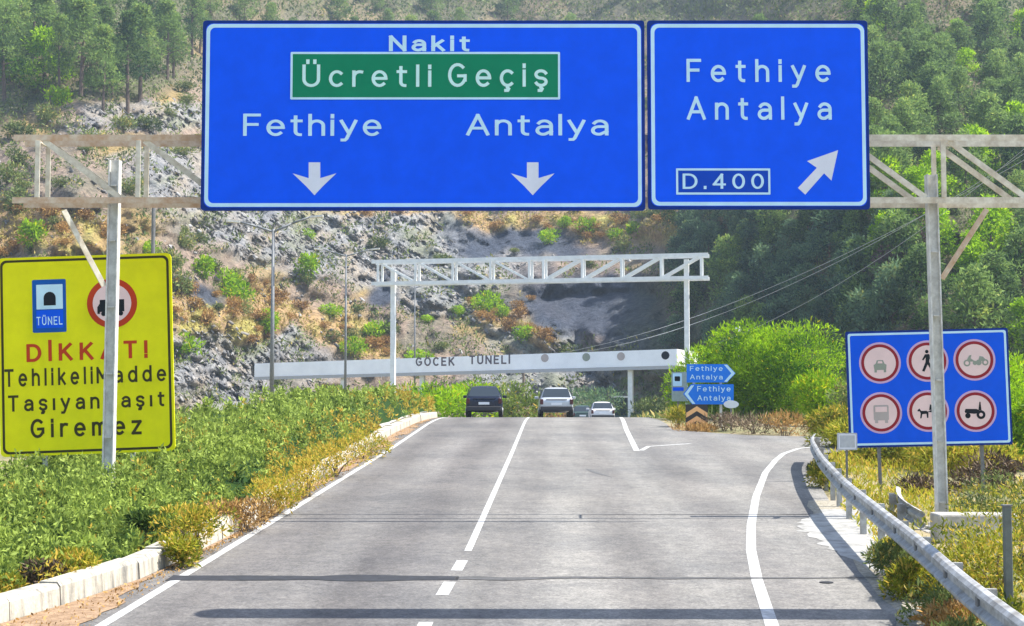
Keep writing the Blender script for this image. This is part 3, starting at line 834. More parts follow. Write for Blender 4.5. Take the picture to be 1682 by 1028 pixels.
# ------------------------------------------------------------------ yellow warning sign behind the left gantry post
def yellow_sign():
    P = Plane(142, 582, 28.6, roll=-2.1, yaw=2)
    t = thing('warning_sign', 'big yellow warning sign with black border and red heading, behind the left gantry post', 'road sign', P.loc, P.rot)
    k = P.k; W, H = 283 * k / 2, 326 * k / 2
    mb = MB(); mb.prism(rrect(-W, -H, W, H, .10), -.02, .02); mb.build('plate', s_yellow, t)
    mb = MB(); ring_mesh(mb, rrect(-W + 4 * k, -H + 4 * k, W - 4 * k, H - 4 * k, .12), rrect(-W + 8 * k, -H + 8 * k, W - 8 * k, H - 8 * k, .09), -.024); face_out(mb.build('border', s_black, t))
    tp = MB(); flat(tp, rect_px(P, (53, 460), (110, 545), .03), -.024); tp = face_out(tp.build('tunnel_panel', sheeting('tunnel panel blue', (.006, .10, .40)), t))
    mb = MB(); flat(mb, rect_px(P, (60, 468), (104, 507), .01), -.027); face_out(mb.build('pictogram_field', s_white, tp))
    x0, z0 = P(72.5, 502); x1, z1 = P(92, 479); r = (x1 - x0) / 2
    pts = [(x0, z0), (x1, z0)] + [((x0 + x1) / 2 + r * math.cos(R(a)), z1 - r + r * math.sin(R(a))) for a in range(0, 181, 20)]
    mb = MB(); flat(mb, pts, -.030); face_out(mb.build('tunnel_symbol', s_sym, tp))
    mb = MB(); flat(mb, rect_px(P, (60, 510), (105, 538), .01), -.027); face_out(mb.build('name_field', s_blue2, tp))
    text(tp, P, 'TÜNEL', (61, 517, 103, 534), s_white, -.030, .02, 1.15)
    cx, cz = P(184.5, 498)
    rd = MB(); flat(rd, circ(cx, cz, 41 * k, 40), -.024); rd = face_out(rd.build('prohibition_roundel', s_red, t))
    mb = MB(); flat(mb, circ(cx, cz, 31.5 * k, 40), -.027); face_out(mb.build('field', s_pink, rd))
    mb = MB()
    for i, q in enumerate(([(-20, -14), (20, -14), (20, 6), (-20, 6)], [(-24, -17), (-20, -17), (-20, 0), (-24, -6)], circ(-14, -17, 4, 12), circ(14, -17, 4, 12), [(-6, 7), (6, 7), (4, 16), (-3, 20)])):
        flat(mb, [(cx + a * k, cz + b * k) for a, b in q], -.029 - .0006 * i)
    face_out(mb.build('truck_symbol', s_sym, rd))
    text(t, P, 'DİKKAT!', (45, 556, 242, 592), s_red, -.025, .07, 1.36)
    text(t, P, 'Tehlikeli', (9, 604, 152, 634), s_black, -.025, .045, 1.34)
    text(t, P, 'Madde', (159, 600, 273, 628), s_black, -.025, .045, 1.34)
    text(t, P, 'Taşıyan', (15, 647, 163, 680), s_black, -.025, .045, 1.34)
    text(t, P, 'Taşıt', (174, 643, 270, 674), s_black, -.025, .045, 1.34)
    text(t, P, 'Giremez', (52, 685, 233, 717), s_black, -.025, .045, 1.34)
    gd = -H - 1.2
    for x in (-.85, .85):
        mb = MB(); mb.bar((x, .06, gd), (x, .06, H * .9), .08, .08); mb.build('post', steel, t)
yellow_sign()

# ------------------------------------------------------------------ blue board with six prohibition roundels behind the right gantry post
def symbol(kind):
    """outlines in units of the roundel radius"""
    if kind == 'car':
        return s_symg, [[(-.34, -.42), (.34, -.42), (.38, -.12), (.26, -.05), (.18, .16), (-.18, .16), (-.26, -.05), (-.38, -.12)], [(-.34, -.56), (-.2, -.56), (-.2, -.42), (-.34, -.42)], [(.2, -.56), (.34, -.56), (.34, -.42), (.2, -.42)]]
    if kind == 'walker':
        return s_sym, [circ(-.02, .56, .105, 14), [(-.14, .40), (.10, .42), (.20, .20), (.34, .06), (.28, 0), (.12, .12), (.10, -.06), (.36, -.58), (.22, -.60), (0, -.2), (-.2, -.62), (-.34, -.58), (-.12, -.06), (-.1, .22), (-.24, .04), (-.32, .08)]]
    if kind == 'cycles':
        return s_symg, [circ(-.44, -.18, .20, 16), circ(.02, -.18, .13, 12), circ(.24, -.16, .17, 14), circ(.62, -.16, .19, 16), [(-.5, -.1), (-.3, .26), (-.16, .3), (-.22, .1), (.04, -.1)], [(.2, -.1), (.3, .22), (.5, .18), (.7, -.06)]]
    if kind == 'lorry':
        return s_symb, [rrect(-.44, -.44, .44, .46, .08, 3), [(-.38, -.60), (-.2, -.60), (-.2, -.44), (-.38, -.44)], [(.2, -.60), (.38, -.60), (.38, -.44), (.2, -.44)]]
    if kind == 'cart':
        return s_sym, [[(-.62, .06), (-.5, .16), (-.4, .02), (-.1, .02), (.02, -.06), (.0, -.4), (-.08, -.4), (-.1, -.16), (-.34, -.18), (-.4, -.42), (-.48, -.42), (-.44, -.12), (-.5, 0), (-.6, -.02)], [(-.05, -.04), (.3, -.10), (.6, -.10), (.6, .06), (.2, .06)], circ(.42, -.2, .2, 16), [(.06, .06), (.2, .06), (.24, .32), (.12, .4)]]
    return s_sym, [[(-.64, -.02), (-.58, .14), (.06, .12), (.22, .04), (.2, -.14), (-.1, -.16), (-.6, -.1)], circ(.3, -.22, .26, 18), circ(-.46, -.26, .16, 14), [(.16, .04), (.24, .54), (.30, .54), (.34, .04)]]
def prohibition_board():
    P = Plane(1525, 637, 33.0, roll=-1.3, yaw=-3)
    t = thing('prohibition_sign', 'blue rectangular board with six red ringed prohibition symbols, behind the right gantry post', 'road sign', P.loc, P.rot)
    k = P.k; W, H = 264 * k / 2, 191 * k / 2
    mb = MB(); mb.prism(rrect(-W, -H, W, H, .05), -.02, .02); mb.build('plate', s_navy, t)
    mb = MB(); flat(mb, rrect(-W + 3 * k, -H + 3 * k, W - 3 * k, H - 3 * k, .05), -.023); face_out(mb.build('face', s_blue2, t))
    mb = MB(); ring_mesh(mb, rrect(-W + 3.5 * k, -H + 3.5 * k, W - 3.5 * k, H - 3.5 * k, .05), rrect(-W + 7 * k, -H + 7 * k, W - 7 * k, H - 7 * k, .04), -.026); face_out(mb.build('border', s_white, t))
    for (px, py), kind in (((1445, 596), 'car'), ((1523, 593), 'walker'), ((1600, 591), 'cycles'), ((1447, 678), 'lorry'), ((1524, 675), 'cart'), ((1602, 675), 'tractor')):
        cx, cz = P(px, py); r = 34 * k
        rd = MB(); flat(rd, circ(cx, cz, r, 40), -.026); rd = face_out(rd.build('roundel', s_halo, t))
        rd['label'] = {'car': 'roundel with a faded car', 'walker': 'roundel with a black walking figure', 'cycles': 'roundel with faded cycles', 'lorry': 'roundel with a faded lorry front', 'cart': 'roundel with a black horse cart', 'tractor': 'roundel with a black tractor'}[kind]
        mb = MB(); ring_mesh(mb, circ(cx, cz, r * .90, 40), circ(cx, cz, r * .76, 40), -.029); face_out(mb.build('ring', s_dred, rd))
        mb = MB(); flat(mb, circ(cx, cz, r * .76, 40), -.0285); face_out(mb.build('field', s_pink, rd))
        m, polys = symbol(kind); mb = MB()
        for i, q in enumerate(polys): flat(mb, [(cx + a * r * .82, cz + b * r * .82) for a, b in q], -.031 - .0006 * i)
        sy = face_out(mb.build('symbol', m, rd))
        inner = {'car': [[(-.15, -.03), (.15, -.03), (.11, .10), (-.11, .10)]], 'tractor': [circ(.3, -.22, .11, 12)], 'lorry': [[(-.34, .05), (.34, .05), (.34, .36), (-.34, .36)]], 'cycles': [circ(-.44, -.18, .11, 12), circ(.62, -.16, .10, 12)]}.get(kind)
        if inner:
            for i, q in enumerate(inner):
                mb = MB(); flat(mb, [(cx + a * r * .82, cz + b * r * .82) for a, b in q], -.0355 - .0006 * i); face_out(mb.build('cutout', s_pink, rd))
    for x in (P(1443, 700)[0], P(1612, 700)[0]):
        mb = MB(); mb.bar((x, .05, -H - 1.35), (x, .05, H * .9), .07, .07); mb.build('post', dark_steel, t)
prohibition_board()
# pale little board on a post at its lower left corner
P = Plane(1391, 725, 31.0)
t = thing('marker_board', 'small pale grey board on a thin post below the left corner of the prohibition board', 'sign', P.loc)
mb = MB(); mb.prism(rect_px(P, (1375, 711), (1408, 739), .02), -.015, .015); mb.build('plate', mat('pale grey board', (.50, .52, .54), .6, scale=9, col2=(.40, .42, .46)), t)
mb = MB(); ring_mesh(mb, rect_px(P, (1377, 713), (1406, 737), .02), rect_px(P, (1379, 715), (1404, 735), .01), -.018); face_out(mb.build('border', s_greyw, t))
mb = MB(); mb.bar((0, .035, -1.3), (0, .035, .1), .04); mb.build('post', dark_steel, t)

# ------------------------------------------------------------------ second gantry, bare white lattice, at the crest
def far_gantry():
    dl, dr = 82.0, 78.5
    A, B = at(646, 500, dl), at(1128, 500, dr)
    yaw = math.atan2(B.y - A.y, B.x - A.x)
    L = math.hypot(B.x - A.x, B.y - A.y)
    t = thing('bare_gantry', 'white lattice gantry without any signs, farther up the road by the crest', 'gantry', (A.x, A.y, 0), (0, 0, yaw))
    zt, zb = at(646, 430, dl).z, at(646, 466, dl).z
    for x, top in ((0, zt - .45), (L, zt - .2)):
        mb = MB(); mb.box((x, 0, (top - 1.2) / 2 - .0), (.26, .24, top + 1.2)); o = mb.build('post', white_steel, t)
        mb = MB(); mb.box((x, 0, -1.15), (.6, .6, .06)); mb.build('base_plate', white_steel, o)
    s = L / (1128 - 646)
    def X(px): return (px - 646) * s
    xa, xb = X(612), X(1163)
    for z in (zt, zb):
        mb = MB()
        for y in (-.4, .4): mb.box(((xa + xb) / 2, y, z), (xb - xa, .10, .20))
        mb.build('chord', white_steel, t)
    vs = [X(p) for p in (623, 687, 750, 813, 877, 900, 963, 1026, 1089, 1152)]
    mb = MB()
    for i, x in enumerate(vs):
        for y in (-.4, .4): mb.bar((x, y, zb + .1), (x, y, zt - .1), .12)
        mb.bar((x, -.35, zt), (x, .35, zt), .08); mb.bar((x, -.35, zb), (x, .35, zb), .08)
        if i < len(vs) - 1 and i != 4:
            for y in (-.36, .36):
                if i < 4: mb.bar((x + .15, y, zt - .1), (vs[i + 1] - .15, y, zb + .1), .11)
                else: mb.bar((x + .15, y, zb + .1), (vs[i + 1] - .15, y, zt - .1), .11)
    mb.build('lattice', white_steel, t)
far_gantry()

# ------------------------------------------------------------------ guardrail
galv = mat('galvanised rail', (.50, .505, .50), .6, .15, scale=5, col2=(.25, .24, .22), bump=.35, bscale=5)
def guard_rail(path, label, group=None, rise=0.0, posts=2.0, y0=2.0):
    P = []
    for i in range(len(path) - 1):
        (ya, xa), (yb, xb) = path[i], path[i + 1]
        k = max(1, int(math.hypot(yb - ya, xb - xa) / .5))
        for j in range(k): P.append(Vector((xa + (xb - xa) * j / k, ya + (yb - ya) * j / k, 0)))
    P.append(Vector((path[-1][1], path[-1][0], 0)))
    # smooth the plan
    for _ in range(6):
        P = [P[0]] + [(P[i - 1] + P[i] * 2 + P[i + 1]) / 4 for i in range(1, len(P) - 1)] + [P[-1]]
    o = P[0].copy(); o.z = zr(o.y)
    t = thing('guardrail', label, 'guardrail', o, group=group)
    prof = [(0, .75), (-.045, .735), (-.08, .70), (-.08, .67), (-.02, .625), (-.02, .57), (-.08, .525), (-.08, .495), (-.045, .455), (0, .44)]
    prof2 = [(u + .006, w) for u, w in reversed(prof)]
    pr = [(u, w) for u, w in prof] + [(u + .010, w) for u, w in reversed(prof)]
    n = len(pr); V = []; Fs = []
    tang = []
    for i, p in enumerate(P):
        d = (P[min(i + 1, len(P) - 1)] - P[max(i - 1, 0)]).normalized(); sd = Vector((d.y, -d.x, 0)); tang.append((d, sd))
        for u, w in pr: V.append(p + sd * u + Vector((0, 0, zr(p.y) + w + rise)) - o)
    for i in range(len(P) - 1):
        for j in range(n): Fs.append((i * n + j, i * n + (j + 1) % n, (i + 1) * n + (j + 1) % n, (i + 1) * n + j))
    Fs += [tuple(range(n)), tuple(range(len(V) - 1, len(V) - n - 1, -1))]
    mb = MB(); mb.add(V, Fs); mb.build('beam', galv, t)
    acc = 0.0; nxt = .6
    for i in range(1, len(P)):
        acc += (P[i] - P[i - 1]).length
        if acc >= nxt:
            nxt += posts; p = P[i]; d, sd = tang[i]
            q = p + sd * .10; z = zr(p.y) + rise
            mb = MB(); rot = Matrix((( sd.x, d.x, 0), (sd.y, d.y, 0), (0, 0, 1)))
            mb.box(q + Vector((0, 0, z + .22)) - o, (.10, .06, 1.0), rot)
            mb.box(p + sd * .03 + Vector((0, 0, z + .598)) - o, (.05, .06, .20), rot)
            po = mb.build('post', galv, t)
            mb = MB(); mb.box(p - sd * .028 + Vector((0, 0, z + .60)) - o, (.03, .11, .11), rot)
            mb.build('bolt', dark_steel, po)
    return t
guard_rail([a_ for a_ in RAIL if a_[0] < 37] + [(38.6, 8.0)], 'long galvanised guardrail curving along the exit ramp on the right')
guard_rail([(29.6, 7.75), (28, 7.30), (26.6, 7.05), (25.2, 7.0)], 'short pale piece of guardrail behind the long curving rail', rise=-.52)

# ------------------------------------------------------------------ arrow signs, chevron board and mirror on the traffic island
DI = 55.0
def island_signs():
    P = Plane(1166, 630, DI)
    t = thing('arrow_sign', 'upper of two blue arrow signs on the island, its point to the right', 'road sign', P.loc, group=None)
    q = [(1128, 598), (1194, 598), (1208, 613), (1194, 628), (1128, 628)]
    mb = MB(); mb.prism([P(a, b) for a, b in q], -.03, .03); mb.build('plate', s_blue3, t)
    mb = MB(); flat(mb, [P(a, b) for a, b in ((1189, 599), (1194, 599), (1207, 613), (1194, 627), (1189, 627), (1201, 613))], -.035); face_out(mb.build('arrow_edge', s_white, t))
    text(t, P, 'Fethiye', (1133, 601, 1187, 611), s_white, -.035, .02, 1.15); text(t, P, 'Antalya', (1133, 615, 1187, 625), s_white, -.035, .02, 1.15)
    zg = zr(DI) - P.loc.z
    for px in (1140, 1184):
        mb = MB(); x = P(px, 600)[0]; mb.bar((x, .08, zg - .2), (x, .08, P(px, 600)[1]), .09); mb.build('post', steel, t)
    P2 = Plane(1164, 648, DI - .05)
    t2 = thing('arrow_sign', 'lower of two blue arrow signs on the island, its point to the left', 'road sign', P2.loc)
    q = [(1122, 647), (1135, 631), (1205, 631), (1205, 664), (1137, 664)]
    mb = MB(); mb.prism([P2(a, b) for a, b in q], -.03, .03); mb.build('plate', s_blue3, t2)
    mb = MB(); flat(mb, [P2(a, b) for a, b in ((1124, 647), (1135, 633), (1140, 633), (1130, 647), (1142, 663), (1137, 663))], -.035); face_out(mb.build('arrow_edge', s_white, t2))
    text(t2, P2, 'Fethiye', (1145, 634, 1200, 645), s_white, -.035, .02, 1.15); text(t2, P2, 'Antalya', (1145, 649, 1200, 660), s_white, -.035, .02, 1.15)
    # stack of small plates left of the arrows
    P3 = Plane(1114, 636, DI + 1.2)
    t3 = thing('lane_sign', 'narrow sign with stacked white, blue and grey fields left of the blue arrow signs', 'road sign', P3.loc)
    mb = MB(); mb.prism(rect_px(P3, (1103, 611), (1129, 659), .04), -.02, .02); mb.build('plate', mat('grey green board', (.32, .40, .36), .6, var=.1), t3)
    mb = MB(); flat(mb, rect_px(P3, (1105, 613), (1120, 634), .03), -.024); o = face_out(mb.build('upper_field', s_white, t3))
    mb = MB(); flat(mb, rect_px(P3, (1108, 618), (1117, 626), .03), -.027); face_out(mb.build('symbol', s_sym, o))
    mb = MB(); flat(mb, rect_px(P3, (1105, 636), (1123, 642), .02), -.024); face_out(mb.build('lower_field', s_blue2, t3))
    mb = MB(); mb.bar((0, .05, zr(DI) - P3.loc.z - .2), (0, .05, .5), .07); mb.build('post', dark_steel, t3)
    # chevron board
    P4 = Plane(1144, 688, DI - 1.6)
    t4 = thing('chevron_board', 'black and orange chevron board low on the island below the blue arrow signs', 'road sign', P4.loc)
    mb = MB(); mb.prism(rect_px(P4, (1126, 664), (1163, 711), .04), -.02, .02); mb.build('plate', mat('chevron black', (.03, .025, .02), .5), t4)
    mb = MB()
    for i, dy in enumerate((4, 20, 36)):
        q = [(1127, 690 + dy - 16), (1144.5, 667 + dy - 4), (1162, 690 + dy - 16), (1162, 698 + dy - 16), (1144.5, 675 + dy - 4), (1127, 698 + dy - 16)]
        flat(mb, [P4(a, min(709, b)) for a, b in q], -.024 - .0005 * i)
    face_out(mb.build('chevron', mat('faded orange', (1.0, .52, .20), .5, var=.05), t4))
    mb = MB(); mb.bar((-.2, .05, -.9), (-.2, .05, .3), .06); mb.bar((.2, .05, -.9), (.2, .05, .3), .06); mb.build('post', dark_steel, t4)
    # oval white plate on its own post
    P5 = Plane(1201, 664, DI - 1.0)
    t5 = thing('oval_plate', 'small white oval plate on a post right of the lower blue arrow sign', 'sign', P5.loc)
    k = P5.k; mb = MB(); mb.prism([(12.5 * k * math.cos(a), 6.5 * k * math.sin(a)) for a in np.arange(0, 6.28, .3)], -.015, .015); mb.build('plate', mat('white plate', (.78, .80, .80), .4), t5)
    mb = MB(); mb.bar((0, .04, zr(DI) - P5.loc.z - .2), (0, .04, .1), .06); mb.build('post', dark_steel, t5)
island_signs()

# ------------------------------------------------------------------ lamp posts and other poles
def lamp_post(px, ptop, pbase, d, label, w=.10, arms=((-55, -12), (60, -20)), group='lamp posts beside the road'):
    base = at(px, pbase, d); top = at(px, ptop, d)
    t = thing('lamp_post', label, 'lamp post', (base.x, base.y, base.z), group=None)
    h = top.z - base.z
    mb = MB(); mb.tube((0, 0, -.3), (0, 0, h), w, w * .55, 10); mb.build('pole', pole_grey, t, True)
    for ax, az in arms:
        q = Vector((ax * d / F, 0, h - az * d / F))
        mb = MB(); mb.path([(0, 0, h - .15), (q.x * .5, 0, h - .1 + (q.z - h) * .62), tuple(q)], [w * .5, w * .45, w * .4], 8); a = mb.build('arm', pole_grey, t, True)
        mb = MB(); s = 1 if ax > 0 else -1
        mb.add([(q.x + s * u, v, q.z + z) for u, v, z in ((0, -.1, .05), (.7, -.16, .12), (.7, .16, .12), (0, .1, .05), (0, -.1, -.05), (.7, -.16, 0), (.7, .16, 0), (0, .1, -.05))], [(0, 1, 2, 3), (7, 6, 5, 4), (0, 4, 5, 1), (1, 5, 6, 2), (2, 6, 7, 3), (3, 7, 4, 0)])
        mb.build('lamp_head', steel, a)
    return t
lamp_post(446, 374, 676, 76, 'nearest tall grey lamp post with two spread arms, left of the white gantry', .13)
lamp_post(567, 416, 655, 112, 'slimmer second lamp post between the near lamp post and the white gantry', .11, ((-38, -8), (40, -8)))
lamp_post(681, 470, 640, 150, 'thinnest farthest lamp post just right of the white gantry post', .10, ((-28, -6), (28, -6)))
# tall lamp post right of the rail, out of the picture: its shadow crosses the road
px_, py_ = 7.4, 16.75
t = thing('lamp_post', 'tall lamp post right of the guardrail whose long shadow crosses the road', 'lamp post', (px_, py_, gz(px_, py_)))
mb = MB(); mb.tube((0, 0, -.2), (0, 0, 15.6), .36, .30, 14); mb.build('pole', pole_grey, t, True)
mb = MB(); mb.path([(0, 0, 15.4), (.7, 0, 15.9), (1.6, 0, 16.0)], [.06, .05, .04]); a = mb.build('arm', pole_grey, t)
mb = MB(); mb.box((1.95, 0, 16.0), (.7, .3, .12)); bevel(mb.build('lamp_head', steel, a), .03)
# thin pole behind the yellow sign
b = at(246, 760, 33); tp = at(246, 330, 33)
t = thing('thin_pole', 'thin dark pole rising behind the right half of the yellow sign', 'pole', b)
mb = MB(); mb.tube((0, 0, -.3), (0, 0, tp.z - b.z), .055, .045, 8); mb.build('shaft', dark_steel, t); mb = MB(); mb.tube((0, 0, tp.z - b.z), (0, 0, tp.z - b.z + .05), .07, .03, 8); mb.build('cap', dark_steel, t)
# dark post at the right edge
b = at(1657, 985, 15.6); tp = at(1657, 832, 15.6)
t = thing('delineator_post', 'slim dark grey post standing in the grass behind the rail at the right edge', 'post', b)
mb = MB(); mb.box((0, 0, (tp.z - b.z) / 2 - .1), (.085, .07, tp.z - b.z + .2)); bevel(mb.build('shaft', mat('dark green grey post', (.12, .135, .12), .7, var=.2), t), .01)
mb = MB(); mb.box((0, 0, tp.z - b.z + .008), (.10, .085, .018)); mb.build('cap', dark_steel, t)
# white lamp in the dark slope above the big bush: a lamp on a pole
b = at(1213, 600, 100); tp = at(1213, 541, 100)
t = thing('globe_lamp', 'small white globe lamp on a pole above the big green bush', 'lamp', b)
mb = MB(); mb.tube((0, 0, -2), (0, 0, tp.z - b.z - .15), .05, .04, 8); mb.build('pole', dark_steel, t)
mb = MB()
for i in range(6):
    a0, a1 = math.pi * i / 6, math.pi * (i + 1) / 6
    mb.tube((0, 0, tp.z - b.z - .22 * math.cos(a0)), (0, 0, tp.z - b.z - .22 * math.cos(a1)), max(.005, .22 * math.sin(a0)), max(.005, .22 * math.sin(a1)), 12, False)
mb.build('globe', mat('white globe', (.8, .82, .84), .4), t, True)
# concrete block by the foot of the right gantry post, and its footing
b = at(1600, 884, 24.6)
t = bevel(MB().box((0, 0, .15), (1.35, .5, .55)).build('concrete_block', conc), .04); t.location = b
tag(t, 'low pale concrete block at the foot of the right gantry post', 'block')
b = at(1556, 880, 26.0)
t = bevel(MB().box((0, 0, .0), (.8, .8, .4)).build('footing', conc), .03); t.location = (XR + .09, YG, zr(YG) - .42)
tag(t, 'square concrete footing under the right gantry post', 'footing')

# ------------------------------------------------------------------ toll canopy with the tunnel name
can_w = mat('white canopy fascia', (.93, .93, .95), .5, var=.06, scale=.5)
def canopy():
    A, B = at(418, 606, 139), at(1112, 587, 126)
    yaw = math.atan2(B.y - A.y, B.x - A.x); L = math.hypot(B.x - A.x, B.y - A.y)
    mid = (A + B) / 2
    t = thing('toll_canopy', 'long white toll plaza canopy with the tunnel name on its fascia', 'canopy', (mid.x, mid.y, 0), (0, 0, yaw))
    z0, z1 = at(1112, 600, 126).z, at(1112, 573, 126).z
    za0, za1 = at(418, 619, 139).z, at(418, 597, 139).z
    mb = MB(); h = L / 2
    mb.add([(-h, 0, za0), (h, 0, z0), (h, 0, z1), (-h, 0, za1), (-h, 9, za0), (h, 9, z0), (h, 9, z1), (-h, 9, za1)], [(0, 1, 2, 3), (5, 4, 7, 6), (4, 0, 3, 7), (1, 5, 6, 2), (3, 2, 6, 7), (4, 5, 1, 0)])
    mb.build('fascia', can_w, t)
    mb = MB(); mb.add([(-h, -.06, za0 - .30), (h, -.06, z0 - .30), (h, -.06, z0 - .02), (-h, -.06, za0 - .02), (-h, -.01, za0 - .30), (h, -.01, z0 - .30), (h, -.01, z0 - .02), (-h, -.01, za0 - .02)], [(0, 1, 2, 3), (5, 4, 7, 6), (4, 0, 3, 7), (1, 5, 6, 2), (3, 2, 6, 7), (4, 5, 1, 0)])
    mb.build('lower_edge', mat('canopy soffit edge', (.42, .42, .43), .6), t)
    class PC(Plane):
        def __init__(s):
            s.loc = Vector((mid.x, mid.y, 0)); s.m = Euler((0, 0, yaw)).to_matrix(); s.mi = s.m.inverted(); s.n = s.m @ Vector((0, 1, 0)); s.k = 1
    P = PC()
    dark = mat('canopy lettering', (.10, .08, .10), .5)
    for s, bx in (('GÖCEK', (683, 584, 747, 601)), ('TÜNELİ', (771, 581, 838, 598))):
        x0, zt = P(bx[0], bx[1]); x1, zb = P(bx[2], bx[3])
        class Q:
            k = 1
            def __call__(s_, a, b): return ((x0 + x1) / 2, (zt + zb) / 2)
        text(t, Q(), s, (x0, 0, x1, zt - zb), dark, -.02, .07, 1.15)
    for px, m in ((895, s_symb), (963, s_symg), (1020, s_symb), (1093, s_sym)):
        x, z = P(px, 588 - (px - 895) * .022); mb = MB(); flat(mb, circ(x, z, .36, 16), -.02); face_out(mb.build('emblem', m, t))
    zg = -2.2
    for px in (1033, 690, 560):
        x, _ = P(px, 600)
        zz = np.interp(x, [-h, h], [za0, z0])
        mb = MB(); mb.box((x, .6, (zz + zg) / 2), (.42, .42, zz - zg)); mb.build('post', white_steel, t)
canopy()
# toll booths under the canopy
def booth(px, py, w, h, d, label):
    b = at(px, py, d); t = thing('toll_booth', label, 'booth', (b.x, b.y, -1.95))
    mb = MB(); mb.box((0, 0, .5), (w, 2.2, 1.0)); mb.build('wall', mat('booth wall', (.10, .14, .13), .6, var=.2), t)
    mb = MB(); mb.box((0, 0, 1.0 + (h - 1) / 2), (w * .97, 2.1, h - 1.0)); mb.build('window', mat('booth glass', (.03, .05, .06), .1), t)
    mb = MB(); mb.box((0, 0, h + .08), (w + .3, 2.5, .16)); mb.build('roof', can_w, t)
booth(1019, 665, 1.2, 2.6, 132, 'dark toll booth beside the right canopy post')
booth(826, 650, .95, 3.0, 140, 'narrow dark booth with pale roof between the dark car and the silver car')

# ------------------------------------------------------------------ cars
tyre = mat('tyre rubber', (.02, .02, .02), .9); glass = mat('car glass', (.03, .04, .05), .08)
chrome = mat('wheel rim', (.5, .5, .5), .35, .8); lampred = mat('tail lamp', (.07, .010, .012), .25)
plate_m = mat('number plate', (.75, .76, .78), .4); black_pl = mat('black plastic', (.025, .025, .028), .6)
def car(name, label, x, y, W, H, body, rear='van', yaw=0.0):
    t = thing(name, label, 'car', (x, y, zr(y)), (math.atan2(zr(y + 2) - zr(y - 2), 4) * 1.0, 0, yaw))
    hw = W / 2; bl = H * .60
    if rear == 'van':   roof = [(.0, .0), (.06, .58), (.28, .97), (.9, 1.0), (2.0, 1.0), (2.6, .95), (3.4, .66), (4.1, .58), (4.25, .36)]
    elif rear == 'hatch': roof = [(.0, .0), (.10, .60), (.62, .96), (1.2, 1.0), (2.0, .99), (2.5, .93), (3.3, .66), (4.0, .57), (4.15, .36)]
    else: roof = [(.0, .0), (.06, .62), (.55, .66), (1.2, .95), (1.9, 1.0), (2.6, .95), (3.4, .66), (4.3, .57), (4.45, .36)]
    V, Fs = [], []; N = 12
    st = [(0.0, .45, .93, .50), (.04, .30, .98, .575)] + [(yy, .24, 1.0, None) for yy, _ in roof[2:-1]] + [(roof[-1][0], .34, .86, .44)]
    rows = []
    for i, (yy, zb, wf, _) in enumerate(st):
        tp = roof[i][1] * H if i > 1 else (.52 * H if i == 0 else .60 * H)
        b_ = min(bl, tp - .03); up = max(0, (tp - bl) / (H - bl)) if tp > bl else 0
        wr = hw * wf * (1 - .24 * up) * .94; w = hw * wf
        rows.append([(-w * .88, yy, zb), (-w * .98, yy, zb + .12), (-w, yy, (zb + b_) / 2 + .1), (-w * .97, yy, b_), (-wr, yy, max(tp - .07, b_ + .01)), (-wr * .82, yy, tp), (wr * .82, yy, tp), (wr, yy, max(tp - .07, b_ + .01)), (w * .97, yy, b_), (w, yy, (zb + b_) / 2 + .1), (w * .98, yy, zb + .12), (w * .88, yy, zb)])
    mb = MB()
    for r in rows: V += r
    for i in range(len(rows) - 1):
        for j in range(N): Fs.append((i * N + j, i * N + (j + 1) % N, (i + 1) * N + (j + 1) % N, (i + 1) * N + j))
    Fs += [tuple(range(N)), tuple(range(len(V) - 1, len(V) - N - 1, -1))]
    mb.add(V, Fs); o = mb.build('body', body, t, True)
    md = o.modifiers.new('round', 'SUBSURF'); md.levels = 1; md.render_levels = 2
    # rear window on the slope between stations 1 and 2 (van, hatch) or 2 and 3 (saloon)
    k = 2 if rear == 'saloon' else 1
    (ya, za), (yb, zb_) = roof[k], roof[k + 1]
    za, zb_ = za * H, zb_ * H
    def slope(u, s, out=.03):
        yy = ya + (yb - ya) * u - out; zz = za + (zb_ - za) * u + out * .3
        w = hw * (.86 - .20 * u) * s
        return (w, yy, zz)
    mb = MB(); pts = [slope(.12, -1), slope(.12, 1), slope(.9, 1), slope(.9, -1)]
    mb.add([Vector(p) for p in pts] + [Vector(p) + Vector((0, .03, 0)) for p in pts], [(0, 1, 2, 3), (7, 6, 5, 4), (0, 4, 5, 1), (1, 5, 6, 2), (2, 6, 7, 3), (3, 7, 4, 0)])
    mb.build('rear_window', glass, t)
    for s in (-1, 1):
        mb = MB()
        xw = hw * .965; q = []
        for yy, zz, xx in ((.75, bl + .03, .985), (2.55, bl + .03, .985), (2.15, H * .91, .84), (1.0, H * .91, .84)): q.append(Vector((s * hw * xx, yy, zz)))
        mb.add(q + [p - Vector((s * .03, 0, 0)) for p in q], [(0, 1, 2, 3), (7, 6, 5, 4), (0, 4, 5, 1), (1, 5, 6, 2), (2, 6, 7, 3), (3, 7, 4, 0)])
        mb.build('side_window', glass, t)
        mb = MB(); mb.box((s * hw * .86, .015, H * .50), (.16, .10, .26)); bevel(mb.build('tail_light', lampred, t), .02)
        mb = MB(); mb.box((s * (hw + .09), 2.55, bl + .09), (.2, .1, .14)); bevel(mb.build('mirror', body, t), .03)
    mb = MB(); mb.box((0, .0, .42), (W * .93, .16, .22)); bevel(mb.build('bumper', black_pl, t), .04)
    mb = MB(); mb.box((0, -.03 if rear != 'van' else -.045, H * .43), (.52, .02, .12)); mb.build('number_plate', plate_m, t)
    mb = MB(); mb.box((0, -.0, H * .575), (W * .6, .05, .03)); mb.build('trim', black_pl if rear != 'van' else chrome, t)
